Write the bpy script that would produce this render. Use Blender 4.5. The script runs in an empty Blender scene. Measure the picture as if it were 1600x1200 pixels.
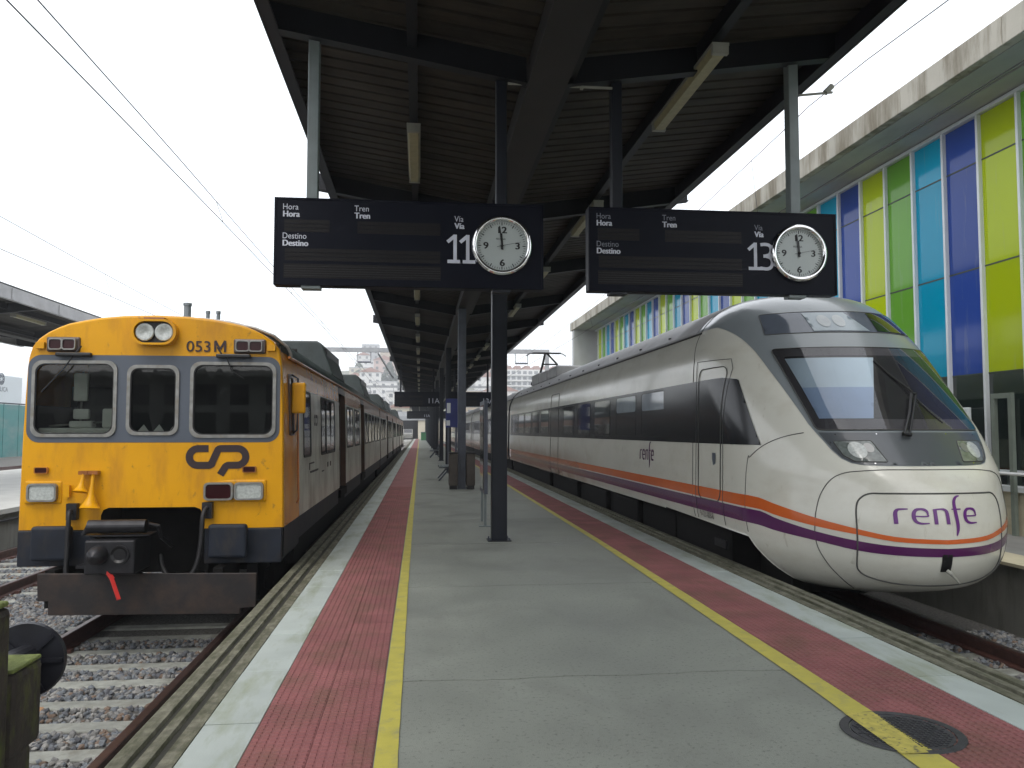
import bpy, math, random
from mathutils import Vector, Matrix
from mathutils.geometry import delaunay_2d_cdt
random.seed(7)
sc = bpy.context.scene
R = math.radians
# ------------------------------------------------------------------ camera
F = 1280.0
PH = math.atan((674-600)/F); TH = math.atan((800-656)/F*math.cos(PH))
cam = bpy.data.cameras.new('camera'); camo = bpy.data.objects.new('camera', cam)
sc.collection.objects.link(camo); sc.camera = camo
cam.sensor_width = 36; cam.lens = F/1600*36; cam.clip_end = 5000; cam.clip_start = .05
rt = Vector((math.cos(TH), -math.sin(TH), 0))
fw = Vector((math.sin(TH)*math.cos(PH), math.cos(TH)*math.cos(PH), math.sin(PH)))
up = Vector((-math.sin(TH)*math.sin(PH), -math.cos(TH)*math.sin(PH), math.cos(PH)))
camo.matrix_world = Matrix(((rt.x, up.x, -fw.x, 0), (rt.y, up.y, -fw.y, 0), (rt.z, up.z, -fw.z, 1.6), (0, 0, 0, 1)))
# ------------------------------------------------------------------ sky, sun, exposure
W = bpy.data.worlds.new('World'); sc.world = W; W.use_nodes = True
wn = W.node_tree; wn.nodes.clear()
SUN_EL, SUN_AZ = 58, 200
sky = wn.nodes.new('ShaderNodeTexSky'); sky.sky_type = 'NISHITA'; sky.sun_disc = False
sky.sun_elevation = R(SUN_EL); sky.sun_rotation = R(SUN_AZ); sky.dust_density = 4
sbg = wn.nodes.new('ShaderNodeBackground'); sbg.inputs[1].default_value = .05
wn.links.new(sky.outputs[0], sbg.inputs[0])
cl = wn.nodes.new('ShaderNodeBackground')          # the even white cloud layer
tcw = wn.nodes.new('ShaderNodeTexCoord'); cn = wn.nodes.new('ShaderNodeTexNoise'); cn.inputs['Scale'].default_value = 1.6
cn.inputs['Detail'].default_value = 4
cr = wn.nodes.new('ShaderNodeMapRange'); cr.inputs[1].default_value = .3; cr.inputs[2].default_value = .7
cr.inputs[3].default_value = .93; cr.inputs[4].default_value = 1.1
wn.links.new(tcw.outputs['Generated'], cn.inputs[0]); wn.links.new(cn.outputs[0], cr.inputs[0]); wn.links.new(cr.outputs[0], cl.inputs[1])
cl.inputs[0].default_value = (.97, .985, 1, 1)
ad = wn.nodes.new('ShaderNodeAddShader'); wo = wn.nodes.new('ShaderNodeOutputWorld')
wn.links.new(sbg.outputs[0], ad.inputs[0]); wn.links.new(cl.outputs[0], ad.inputs[1]); wn.links.new(ad.outputs[0], wo.inputs[0])
sl = bpy.data.lights.new('sun', 'SUN'); sl.energy = .6; sl.angle = R(25); sl.color = (1, .97, .93)
so = bpy.data.objects.new('sun', sl); sc.collection.objects.link(so)
so.rotation_euler = (R(90-SUN_EL), 0, R(180-SUN_AZ))
sc.view_settings.view_transform = 'Standard'; sc.view_settings.look = 'None'
sc.view_settings.gamma = 1; sc.view_settings.exposure = 0.62
sc.view_settings.use_curve_mapping = False
sc.render.engine = 'CYCLES'
sc.cycles.max_bounces = 6; sc.cycles.transparent_max_bounces = 12; sc.cycles.use_denoising = True

# ------------------------------------------------------------------ helpers
COL = sc.collection
def wloc(o):
    v = Vector((0, 0, 0))
    while o is not None: v += o.location; o = o.parent
    return v
def tag(o, label=None, cat=None, group=None, kind=None):
    if label: o['label'] = label
    if cat: o['category'] = cat
    if group: o['group'] = group
    if kind: o['kind'] = kind
    return o
def thing(name, loc, label, cat, group=None):
    o = bpy.data.objects.new(name, None); COL.objects.link(o); o.location = loc; o.empty_display_size = .1
    return tag(o, label, cat, group)
def mk(name, V, Fc, mat, parent=None, smooth=False, mats=None, mi=None, kind=None):
    L = wloc(parent)
    me = bpy.data.meshes.new(name)
    me.from_pydata([(v[0]-L.x, v[1]-L.y, v[2]-L.z) for v in V], [], Fc)
    for m in (mats or [mat]): me.materials.append(m)
    if mi: me.polygons.foreach_set('material_index', mi)
    if smooth: me.polygons.foreach_set('use_smooth', [True]*len(Fc))
    me.update()
    o = bpy.data.objects.new(name, me); COL.objects.link(o)
    if parent: o.parent = parent
    if kind: o['kind'] = kind
    return o
def inst(name, mesh, loc, parent=None, rz=0, sc_=None):
    o = bpy.data.objects.new(name, mesh); COL.objects.link(o)
    if parent: o.parent = parent
    o.location = Vector(loc)-wloc(parent) if parent else loc
    o.rotation_euler = (0, 0, rz)
    if sc_: o.scale = sc_
    return o
def bev(o, w=.01, s=2):
    m = o.modifiers.new('bevel', 'BEVEL'); m.width = w; m.segments = s; m.limit_method = 'ANGLE'; m.angle_limit = R(35)
    return o
class MB:
    def __init__(s): s.V = []; s.F = []; s.M = []
    def add(s, V, Fc, m=0):
        n = len(s.V); s.V += V; s.F += [tuple(i+n for i in f) for f in Fc]; s.M += [m]*len(Fc); return s
    def box(s, x0, x1, y0, y1, z0, z1, m=0):
        V = [(x0,y0,z0),(x1,y0,z0),(x1,y1,z0),(x0,y1,z0),(x0,y0,z1),(x1,y0,z1),(x1,y1,z1),(x0,y1,z1)]
        return s.add(V, [(3,2,1,0),(4,5,6,7),(0,1,5,4),(1,2,6,5),(2,3,7,6),(3,0,4,7)], m)
    def obox(s, c, ax, ay, az, m=0):
        c = Vector(c); ax = Vector(ax); ay = Vector(ay); az = Vector(az)
        V = [tuple(c+ax*i+ay*j+az*k) for k in (-1, 1) for (i, j) in ((-1,-1),(1,-1),(1,1),(-1,1))]
        return s.add(V, [(3,2,1,0),(4,5,6,7),(0,1,5,4),(1,2,6,5),(2,3,7,6),(3,0,4,7)], m)
    def bar(s, a, b, w, h, m=0):
        a = Vector(a); b = Vector(b); d = b-a; l = d.length; d.normalize()
        u = Vector((0, 0, 1)) if abs(d.z) < .95 else Vector((0, 1, 0))
        x = d.cross(u).normalized(); z = x.cross(d).normalized()
        return s.obox((a+b)/2, x*w/2, d*l/2, z*h/2, m)
    def tube(s, pts, r, n=8, m=0, caps=True):
        P = [Vector(p) for p in pts]; rs = r if isinstance(r, (list, tuple)) else [r]*len(P)
        V = []; Fc = []; ref = None
        for i, p in enumerate(P):
            d = (P[min(i+1, len(P)-1)]-P[max(i-1, 0)]).normalized()
            if ref is None:
                ref = Vector((0, 0, 1)) if abs(d.z) < .9 else Vector((1, 0, 0))
            x = d.cross(ref).normalized(); y = d.cross(x).normalized(); ref = -y if False else ref
            for k in range(n):
                a = 2*math.pi*k/n; V.append(tuple(p+(x*math.cos(a)+y*math.sin(a))*rs[i]))
        for i in range(len(P)-1):
            for k in range(n):
                k2 = (k+1) % n; Fc.append((i*n+k, i*n+k2, (i+1)*n+k2, (i+1)*n+k))
        if caps: Fc.append(tuple(range(n))); Fc.append(tuple(range(len(P)*n-1, (len(P)-1)*n-1, -1)))
        return s.add(V, Fc, m)
    def prism(s, poly, axis, a0, a1, m=0):
        # poly: 2-D points; axis 'x': (y,z), 'y': (x,z), 'z': (x,y)
        f = {'x': lambda p, a: (a, p[0], p[1]), 'y': lambda p, a: (p[0], a, p[1]), 'z': lambda p, a: (p[0], p[1], a)}[axis]
        n = len(poly); V = [f(p, a0) for p in poly]+[f(p, a1) for p in poly]
        Fc = [tuple(range(n)), tuple(range(2*n-1, n-1, -1))]+[(i, i+n, (i+1) % n+n, (i+1) % n) for i in range(n)]
        return s.add(V, Fc, m)
    def build(s, name, mat, parent=None, smooth=False, mats=None, kind=None):
        return mk(name, s.V, s.F, mat, parent, smooth, mats, s.M if mats else None, kind)
def rrect(x0, x1, z0, z1, r, n=5):
    P = []
    for cx, cz, a0 in ((x1-r, z1-r, 0), (x0+r, z1-r, 90), (x0+r, z0+r, 180), (x1-r, z0+r, 270)):
        for k in range(n+1):
            a = R(a0+90*k/n); P.append((cx+r*math.cos(a), cz+r*math.sin(a)))
    return P
def rpoly(poly, r, n=4):
    out = []; N = len(poly)
    for i in range(N):
        p = Vector(poly[i]); a = Vector(poly[i-1])-p; b = Vector(poly[(i+1) % N])-p
        k = min(r, a.length*.45, b.length*.45); s = p+a.normalized()*k; e = p+b.normalized()*k
        for j in range(n+1):
            t = j/n; q = s*(1-t)**2+p*2*t*(1-t)+e*t*t; out.append((q.x, q.y))
    return out
def pip(x, y, poly):
    c = False; n = len(poly); j = n-1
    for i in range(n):
        xi, yi = poly[i]; xj, yj = poly[j]
        if (yi > y) != (yj > y) and x < (xj-xi)*(y-yi)/(yj-yi)+xi: c = not c
        j = i
    return c
def dens(poly, s, closed=True):
    out = []; n = len(poly)
    for i in range(n if closed else n-1):
        a = poly[i]; b = poly[(i+1) % n]; L = math.hypot(b[0]-a[0], b[1]-a[1]); k = max(1, int(math.ceil(L/s)))
        for j in range(k): out.append((a[0]+(b[0]-a[0])*j/k, a[1]+(b[1]-a[1])*j/k))
    if not closed: out.append(poly[-1])
    return out
def patch(name, outer, f, mat, parent=None, sp=.08, holes=(), smooth=True, flip=False, thick=0):
    """a sheet with outline 'outer' (2-D), mapped into space by f(u, v)"""
    vs = []; es = []
    loops = [dens(outer, sp)]+[dens(h, sp) for h in holes]
    for lp in loops:
        n = len(vs); vs += [Vector(p) for p in lp]; es += [(n+i, n+(i+1) % len(lp)) for i in range(len(lp))]
    xs = [p[0] for p in outer]; ys = [p[1] for p in outer]
    nx = int((max(xs)-min(xs))/sp); ny = int((max(ys)-min(ys))/sp)
    for i in range(1, nx+1):
        for j in range(1, ny+1):
            x = min(xs)+i*sp; y = min(ys)+j*sp
            if pip(x, y, loops[0]) and not any(pip(x, y, h) for h in loops[1:]): vs.append(Vector((x, y)))
    ov, oe, of, *_ = delaunay_2d_cdt(vs, es, [], 0, 1e-5)
    Fc = []
    for t in of:
        cx = sum(ov[i].x for i in t)/len(t); cy = sum(ov[i].y for i in t)/len(t)
        if pip(cx, cy, loops[0]) and not any(pip(cx, cy, h) for h in loops[1:]):
            Fc.append(tuple(reversed(t)) if flip else tuple(t))
    V = [f(v.x, v.y) for v in ov]
    o = mk(name, V, Fc, mat, parent, smooth)
    if thick:
        md = o.modifiers.new('solid', 'SOLIDIFY'); md.thickness = thick; md.offset = -1
    return o
def ringband(name, outer, inner, f, mat, parent=None, proud=.012, smooth=False, axis=1, sgn=-1):
    """a raised frame between two outlines with equal point counts; proud along an axis"""
    n = len(outer); V = []
    for lp, d in ((outer, 0), (outer, proud), (inner, proud), (inner, 0)):
        for p in lp:
            q = list(f(*p)); q[axis] += sgn*d; V.append(tuple(q))
    Fc = []
    for k in range(3):
        for i in range(n):
            j = (i+1) % n; Fc.append((k*n+i, k*n+j, (k+1)*n+j, (k+1)*n+i))
    return mk(name, V, Fc, mat, parent, smooth)
_tc = {}
def text(name, s, size, mat, parent, f, off=0.0, sx=1.0, spacing=1.0):
    """flat lettering; f maps (u right, v up) to space"""
    key = (s, off, spacing)
    if key not in _tc:
        cu = bpy.data.curves.new('t', 'FONT'); cu.body = s; cu.size = 1; cu.offset = off; cu.space_character = spacing
        cu.resolution_u = 4
        to = bpy.data.objects.new('t', cu); COL.objects.link(to)
        dg = bpy.context.evaluated_depsgraph_get(); dg.update()
        me = to.evaluated_get(dg).to_mesh()
        V = [(v.co.x, v.co.y) for v in me.vertices]; Fc = [tuple(p.vertices) for p in me.polygons]
        to.evaluated_get(dg).to_mesh_clear(); bpy.data.objects.remove(to); bpy.data.curves.remove(cu)
        _tc[key] = (V, Fc)
    V, Fc = _tc[key]
    return mk(name, [f(v[0]*size*sx, v[1]*size) for v in V], Fc, mat, parent)
def stroke(path, w, n=6, close=False):
    """outline quads of a polyline with width(s)"""
    V = []; Fc = []; N = len(path)
    for i, p in enumerate(path):
        a = Vector(path[max(i-1, 0)][:2]); b = Vector(path[min(i+1, N-1)][:2]); d = (b-a).normalized()
        nrm = Vector((-d.y, d.x)); ww = (p[2] if len(p) > 2 else w)/2
        # mitre
        if 0 < i < N-1:
            d1 = (Vector(p[:2])-a).normalized(); c = max(.5, d1.dot(d)); ww = ww/c
        q = Vector(p[:2]); V += [tuple(q+nrm*ww), tuple(q-nrm*ww)]
    for i in range(N-1): Fc.append((2*i, 2*i+1, 2*i+3, 2*i+2))
    return V, Fc

def curve_pts(P, closed=False, k=5):
    Q = []; n = len(P)
    for i in range(n if closed else n-1):
        g = (lambda j: P[j % n]) if closed else (lambda j: P[max(0, min(n-1, j))])
        p0, p1, p2, p3 = g(i-1), g(i), g(i+1), g(i+2)
        for a in range(k):
            t = a/k; Q.append(tuple(.5*(2*p1[c]+(p2[c]-p0[c])*t+(2*p0[c]-5*p1[c]+4*p2[c]-p3[c])*t*t+(3*p1[c]-p0[c]-3*p2[c]+p3[c])*t**3) for c in range(2)))
    if not closed: Q.append(P[-1])
    return Q

# ------------------------------------------------------------------ materials
def mat(name, col, rough=.5, metal=0, nsc=4., amt=.12, bump=0., bsc=60., dirt=None, dsc=(1, 1, 1), dlo=.5, dhi=.7, dst=.6,
        coat=0, rnd=0., spec=.5, rvar=0., stain=None):
    m = bpy.data.materials.new(name); m.use_nodes = True; nt = m.node_tree; N = nt.nodes; L = nt.links
    b = N['Principled BSDF']; b.inputs['Roughness'].default_value = rough; b.inputs['Metallic'].default_value = metal
    b.inputs['Specular IOR Level'].default_value = spec; b.inputs['Coat Weight'].default_value = coat
    b.inputs['Coat Roughness'].default_value = .08
    g = N.new('ShaderNodeNewGeometry'); n1 = N.new('ShaderNodeTexNoise'); n1.inputs['Scale'].default_value = nsc; n1.inputs['Detail'].default_value = 5
    L.new(g.outputs['Position'], n1.inputs['Vector'])
    mr = N.new('ShaderNodeMapRange'); mr.inputs[1].default_value = .3; mr.inputs[2].default_value = .7
    mr.inputs[3].default_value = 1-amt; mr.inputs[4].default_value = 1+amt; L.new(n1.outputs[0], mr.inputs[0])
    fac = mr.outputs[0]
    if rnd:
        oi = N.new('ShaderNodeObjectInfo'); r2 = N.new('ShaderNodeMapRange'); r2.inputs[3].default_value = 1-rnd; r2.inputs[4].default_value = 1+rnd
        L.new(oi.outputs['Random'], r2.inputs[0]); mm = N.new('ShaderNodeMath'); mm.operation = 'MULTIPLY'
        L.new(fac, mm.inputs[0]); L.new(r2.outputs[0], mm.inputs[1]); fac = mm.outputs[0]
    vm = N.new('ShaderNodeVectorMath'); vm.operation = 'SCALE'; vm.inputs[0].default_value = col[:3]; L.new(fac, vm.inputs['Scale'])
    out = vm.outputs[0]
    if dirt:
        mp = N.new('ShaderNodeMapping'); mp.inputs['Scale'].default_value = dsc; L.new(g.outputs['Position'], mp.inputs[0])
        n2 = N.new('ShaderNodeTexNoise'); n2.inputs['Scale'].default_value = 1; n2.inputs['Detail'].default_value = 6; n2.inputs['Roughness'].default_value = .65
        L.new(mp.outputs[0], n2.inputs['Vector'])
        r3 = N.new('ShaderNodeMapRange'); r3.inputs[1].default_value = dlo; r3.inputs[2].default_value = dhi; r3.inputs[4].default_value = dst
        L.new(n2.outputs[0], r3.inputs[0]); mx = N.new('ShaderNodeMix'); mx.data_type = 'RGBA'
        L.new(r3.outputs[0], mx.inputs[0]); L.new(out, mx.inputs[6]); mx.inputs[7].default_value = (*dirt, 1); out = mx.outputs[2]
    if stain:
        (scol, ssc, slo, shi, sst) = stain
        m5 = N.new('ShaderNodeMapping'); m5.inputs['Scale'].default_value = ssc; m5.inputs['Location'].default_value = (3.3, 7.7, 1.1); L.new(g.outputs['Position'], m5.inputs[0])
        n5 = N.new('ShaderNodeTexNoise'); n5.inputs['Scale'].default_value = 1; n5.inputs['Detail'].default_value = 7; n5.inputs['Roughness'].default_value = .6; n5.inputs['Distortion'].default_value = .6
        L.new(m5.outputs[0], n5.inputs['Vector']); r5 = N.new('ShaderNodeMapRange'); r5.inputs[1].default_value = slo; r5.inputs[2].default_value = shi; r5.inputs[4].default_value = sst
        L.new(n5.outputs[0], r5.inputs[0]); x5 = N.new('ShaderNodeMix'); x5.data_type = 'RGBA'; L.new(r5.outputs[0], x5.inputs[0]); L.new(out, x5.inputs[6]); x5.inputs[7].default_value = (*scol, 1); out = x5.outputs[2]
    L.new(out, b.inputs['Base Color'])
    if rvar:
        r4 = N.new('ShaderNodeMapRange'); r4.inputs[1].default_value = .3; r4.inputs[2].default_value = .7
        r4.inputs[3].default_value = max(0, rough-rvar); r4.inputs[4].default_value = rough+rvar
        L.new(n1.outputs[0], r4.inputs[0]); L.new(r4.outputs[0], b.inputs['Roughness'])
    if bump:
        n3 = N.new('ShaderNodeTexNoise'); n3.inputs['Scale'].default_value = bsc; n3.inputs['Detail'].default_value = 3
        L.new(g.outputs['Position'], n3.inputs['Vector']); bp = N.new('ShaderNodeBump'); bp.inputs['Strength'].default_value = 1
        bp.inputs['Distance'].default_value = bump; L.new(n3.outputs[0], bp.inputs['Height']); L.new(bp.outputs[0], b.inputs['Normal'])
    m['out'] = 0
    return m
def glass(name, tint=(.5, .55, .55), refl=1.0):
    m = bpy.data.materials.new(name); m.use_nodes = True; nt = m.node_tree; N = nt.nodes; L = nt.links; N.clear()
    o = N.new('ShaderNodeOutputMaterial'); mx = N.new('ShaderNodeMixShader'); fr = N.new('ShaderNodeFresnel'); fr.inputs[0].default_value = 1.55
    t = N.new('ShaderNodeBsdfTransparent'); t.inputs[0].default_value = (*tint, 1)
    gl = N.new('ShaderNodeBsdfGlossy'); gl.inputs['Roughness'].default_value = .02; gl.inputs[0].default_value = (refl, refl, refl, 1)
    L.new(fr.outputs[0], mx.inputs[0]); L.new(t.outputs[0], mx.inputs[1]); L.new(gl.outputs[0], mx.inputs[2]); L.new(mx.outputs[0], o.inputs[0])
    return m
m_floor = mat('platform_concrete', (.238, .252, .215), .6, nsc=1.1, amt=.16, bump=.003, bsc=150, dirt=(.09, .095, .085), dsc=(38, 38, 38), dlo=.56, dhi=.66, dst=.7, rvar=.14, stain=((.165, .17, .148), (1.1, .8, 1), .5, .72, .6))
m_joint = mat('joint_dirt', (.015, .015, .012), .95)
m_slab = mat('pale_edge_slab', (.42, .47, .44), .6, nsc=3, amt=.08, bump=.001, bsc=90, dirt=(.24, .27, .17), dsc=(5, 1.2, 3), dlo=.48, dhi=.68, dst=.7, rnd=.06)
m_moss = mat('mossy_edge_concrete', (.165, .16, .115), .85, nsc=14, amt=.4, bump=.004, bsc=60, dirt=(.06, .062, .03), dsc=(16, 3.5, 12), dlo=.42, dhi=.62, dst=.85)
m_groove = mat('edge_groove_grime', (.035, .035, .026), .9, bump=.003)
m_red = mat('red_tactile_tile', (.26, .10, .098), .75, nsc=2.2, amt=.15, spec=.3, bump=.0012, bsc=120, dirt=(.17, .09, .065), dsc=(2.6, 1.6, 2), dlo=.45, dhi=.65, dst=.7, rnd=.08)
m_yel = mat('yellow_line_paint', (.50, .44, .07), .6, nsc=6, amt=.1, bump=.0015, bsc=120, dirt=(.3, .28, .13), dsc=(7, 7, 7), dlo=.52, dhi=.72, dst=.8)
m_rail = mat('rusty_rail', (.075, .032, .025), .6, nsc=14, amt=.3, bump=.001, bsc=90)
m_railtop = mat('rail_head', (.11, .07, .06), .35, metal=.7, nsc=14, amt=.2)
m_sleep = mat('sleeper_concrete', (.27, .28, .25), .8, nsc=8, amt=.18, bump=.004, bsc=50, dirt=(.13, .12, .09), dsc=(6, 6, 6), dlo=.5, dhi=.7, dst=.6, rnd=.12)
m_ball = mat('ballast_bed', (.09, .088, .08), .95, nsc=30, amt=.5, bump=.03, bsc=28)
m_ground = mat('earth_ground', (.13, .125, .105), .95, nsc=.6, amt=.25, bump=.02, bsc=8)
m_wall = mat('platform_wall', (.17, .17, .15), .85, nsc=2, amt=.15, bump=.003, dirt=(.1, .1, .08), dsc=(1, 6, 1.2), dlo=.5, dhi=.7, dst=.7)
m_wallp = mat('pale_platform_top', (.46, .46, .43), .7, nsc=1.5, amt=.1)
m_steel = mat('dark_canopy_steel', (.008, .009, .012), .5, nsc=3, amt=.25, spec=.3)
m_steelp = mat('purple_grey_fascia_steel', (.013, .011, .016), .5, nsc=3, amt=.25, spec=.3)
m_col = mat('navy_column_paint', (.006, .008, .014), .42, nsc=5, amt=.2, spec=.35)
m_colg = mat('grey_metal_and_column_sky_sheen', (.085, .095, .12), .35, nsc=5, amt=.15)
m_deck = mat('brown_canopy_deck', (.05, .043, .034), .65, nsc=2, amt=.25, spec=.2, dirt=(.016, .012, .011), dsc=(.8, 3, 1), dlo=.45, dhi=.65, dst=.6)
m_gut = mat('brown_gutter_box', (.022, .019, .018), .55, nsc=2, amt=.2)
m_lamp = mat('aged_lamp_diffuser', (.36, .33, .19), .45, nsc=12, amt=.12)
m_lampb = mat('lamp_body', (.3, .3, .26), .5)
m_hang = mat('hanger_post_paint', (.17, .20, .20), .4, nsc=5, amt=.12)
m_board = mat('navy_board_casing', (.003, .004, .010), .45, nsc=3, amt=.1, spec=.12)
m_slot = mat('board_display_slot', (.012, .011, .011), .4, nsc=30, amt=.15, spec=.15)
m_slotb = mat('board_slot_rib', (.028, .028, .03), .4, spec=.2)
m_ltr = mat('white_board_lettering', (.55, .57, .64), .6)
m_ltrd = mat('dim_board_lettering', (.2, .21, .25), .6)
m_chr = mat('chrome_bezel', (.75, .75, .75), .12, metal=1, amt=.02)
m_face = mat('clock_face_white', (.42, .46, .45), .35, amt=.03)
m_blk = mat('black_plastic', (.006, .006, .007), .4)
m_white = mat('white_metal', (.72, .74, .74), .4, amt=.04)
STUFF = 'stuff'

# ------------------------------------------------------------------ ground, tracks
YF = 175.0
MB().box(-2000, 2000, -200, 3000, -1.9, -.94).build('ground', m_ground, kind='structure')
MB().box(-17.5, 7.25, -6, YF+200, -.939, -.87).build('track_bed', m_ball, kind='structure')
def stone_mesh():
    t = (1+5**.5)/2
    V = [(-1,t,0),(1,t,0),(-1,-t,0),(1,-t,0),(0,-1,t),(0,1,t),(0,-1,-t),(0,1,-t),(t,0,-1),(t,0,1),(-t,0,-1),(-t,0,1)]
    Fc = [(0,11,5),(0,5,1),(0,1,7),(0,7,10),(0,10,11),(1,5,9),(5,11,4),(11,10,2),(10,7,6),(7,1,8),(3,9,4),(3,4,2),(3,2,6),(3,6,8),(3,8,9),(4,9,5),(2,4,11),(6,2,10),(8,6,7),(9,8,1)]
    return [Vector(v).normalized() for v in V], Fc
def stones(name, regions, mats, rng):
    SV, SF = stone_mesh(); V = []; Fc = []; M = []
    protos = []
    for k in range(24):
        q = Matrix.Rotation(rng.uniform(0, 6.28), 3, 'Z') @ Matrix.Rotation(rng.uniform(0, 6.28), 3, 'X')
        protos.append([q @ Vector((v.x*rng.uniform(.7, 1.3), v.y*rng.uniform(.6, 1.1), v.z*rng.uniform(.55, .95))) for v in SV])
    for (x0, x1, y0, y1, z, n, s0, s1, skip) in regions:
        for _ in range(n):
            x = rng.uniform(x0, x1); y = rng.uniform(y0, y1)
            if skip and skip(x, y): continue
            s = rng.uniform(s0, s1); pr = rng.choice(protos); k = len(V); zz = z+rng.uniform(-.02, .012)
            V += [(x+p.x*s, y+p.y*s, zz+p.z*s) for p in pr]; Fc += [(a+k, b+k, c+k) for a, b, c in SF]; M += [rng.choice((0, 0, 1, 1, 2, 2, 3, 3, 0, 3, 4))]*20
    o = mk(name, V, Fc, None, None, mats=mats, mi=M)
    o['kind'] = STUFF
    return o
sm = [mat('stone_grey', (.17, .17, .165), .85, nsc=30, amt=.25), mat('stone_pale', (.25, .245, .23), .85, nsc=30, amt=.2), mat('stone_dark', (.085, .09, .1), .8, nsc=30, amt=.25),
      mat('stone_blue', (.14, .155, .17), .8, nsc=30, amt=.2), mat('stone_brown', (.16, .115, .085), .85, nsc=30, amt=.25)]
TC1, TC2, TC0 = -3.07, 5.3, -7.0
SP = .6
def onsleeper(tc):
    def f(x, y):
        k = (y-.12) % SP
        return abs(x-tc) < 1.25 and (k < .13 or k > SP-.13)
    return f
o = stones('ballast', [(-4.6, -1.5, 3.0, 10.2, -.86, 15000, .022, .042, onsleeper(TC1)), (-8.3, -4.4, 5.5, 16, -.86, 21000, .024, .046, onsleeper(TC0)),
                   (-8.3, -4.4, 16, 32, -.86, 9000, .035, .055, onsleeper(TC0)), (3.8, 7.1, 4.2, 9.5, -.86, 9000, .024, .044, onsleeper(TC2)), (-6.5, -4.3, 9.5, 12, -.86, 2500, .022, .042, None)], sm, random.Random(3))
o['label'] = 'grey crushed stone ballast between the tracks'
def sleeper_mesh():
    mb = MB(); pr = [(-.13, -.12), (.13, -.12), (.1, .0), (-.1, .0)]
    mb.prism(pr, 'x', -1.3, 1.3); o = mb.build('sleeper', m_sleep); bev(o, .012, 1); return o
tracks = []
s0 = None
for nm, tc, ya, yb in (('track', TC1, 3, 11), ('track', TC0, 5, 34), ('track', TC2, 3, 9.6)):
    tr = tag(bpy.data.objects.new(nm, None), kind='structure'); COL.objects.link(tr); tr.location = (tc, 0, -.87)
    for sx in (-1, 1):
        xr = tc+sx*.87; mb = MB()
        prof = [(-.07, 0), (.07, 0), (.065, .02), (.012, .035), (.012, .12), (.036, .13), (.036, .165), (-.036, .165), (-.036, .13), (-.012, .12), (-.012, .035), (-.065, .02)]
        mb.prism([(xr+a, -.845+b) for a, b in prof], 'y', 3.6 if tc != TC0 else -5, YF+60)
        r = mb.build('rail', m_rail, tr)
        MB().box(xr-.028, xr+.028, 3.7 if tc != TC0 else -5, YF+60, -.679, -.676).build('rail_head', m_railtop, r)
    k = math.ceil(ya/SP)
    while k*SP < yb:
        y = k*SP+.12
        if s0 is None:
            s0 = sleeper_mesh(); s0.parent = tr; s0.location = (0, y, .02)
        else:
            o = s0.copy(); COL.objects.link(o); o.parent = tr; o.location = (random.uniform(-.01, .01), y+random.uniform(-.015, .015), .02)
        k += 1
# rail fastenings on the near sleepers
mb = MB()
for tc, ya, yb in ((TC1, 4, 10), (TC0, 6, 20)):
    k = math.ceil(ya/SP)
    while k*SP < yb:
        for sx in (-1, 1):
            for d in (-.1, .1): mb.box(tc+sx*.87+d-.03, tc+sx*.87+d+.03, k*SP+.08, k*SP+.16, -.85, -.81)
        k += 1
mb.build('rail_clips', m_rail, kind=STUFF)['label'] = 'rusty clips holding the rails to the sleepers'

# ------------------------------------------------------------------ the island platform
plat = tag(bpy.data.objects.new('platform', None), kind='structure'); COL.objects.link(plat)
XL, XR = -1.49, 3.87
mb = MB(); mb.box(XL+.1, XR-.1, .2, YF, -.9, -.03); mb.build('platform_base', m_wall, plat)
def edge_beam(x0, sgn, name):
    # grooved edge course: 0 at the outer edge, width .33
    pts = [(0, -.22), (0, -.005), (.012, .0), (.085, .0), (.092, -.022), (.125, -.022), (.132, 0), (.19, 0), (.197, -.022), (.24, -.022), (.247, 0), (.325, 0), (.325, -.22)]
    P = [(x0+sgn*a, b) for a, b in pts]; n = len(P); V = []; Fc = []; M = []
    ys = [.2+i*2.0 for i in range(int((YF-.2)/2)+1)]+[YF]
    for y in ys: V += [(a, y, b) for a, b in P]
    for j in range(len(ys)-1):
        for i in range(n-1):
            Fc.append((j*n+i, j*n+i+1, (j+1)*n+i+1, (j+1)*n+i) if sgn < 0 else (j*n+i+1, j*n+i, (j+1)*n+i, (j+1)*n+i+1))
            M.append(1 if i in (5, 4, 8, 9) else 0)
    return mk(name, V, Fc, None, plat, mats=[m_moss, m_groove], mi=M)
edge_beam(XL, 1, 'edge_course'); edge_beam(XR, -1, 'edge_course')
# pale coping slabs, one metre each
def slab(w, l, h, m, name):
    o = MB().box(0, w, 0, l, -h, 0).build(name, m); bev(o, .002, 1); return o
sl_l = slab(.295, .986, .03, m_slab, 'coping_slab'); sl_l.parent = plat; sl_l.location = (-1.16, .74, .0)
y = 1.74
while y < 42:
    for (x,) in ((-1.16,), (3.235,)):
        o = sl_l.copy(); COL.objects.link(o); o.location = (x, y+(.4 if x > 0 else 0), random.uniform(-.002, .001))
    y += 1.0
MB().box(-1.16, -.865, 42.8, YF, -.03, -.001).box(3.235, 3.53, 43, YF, -.03, -.001).build('coping_course', m_slab, plat)
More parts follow.
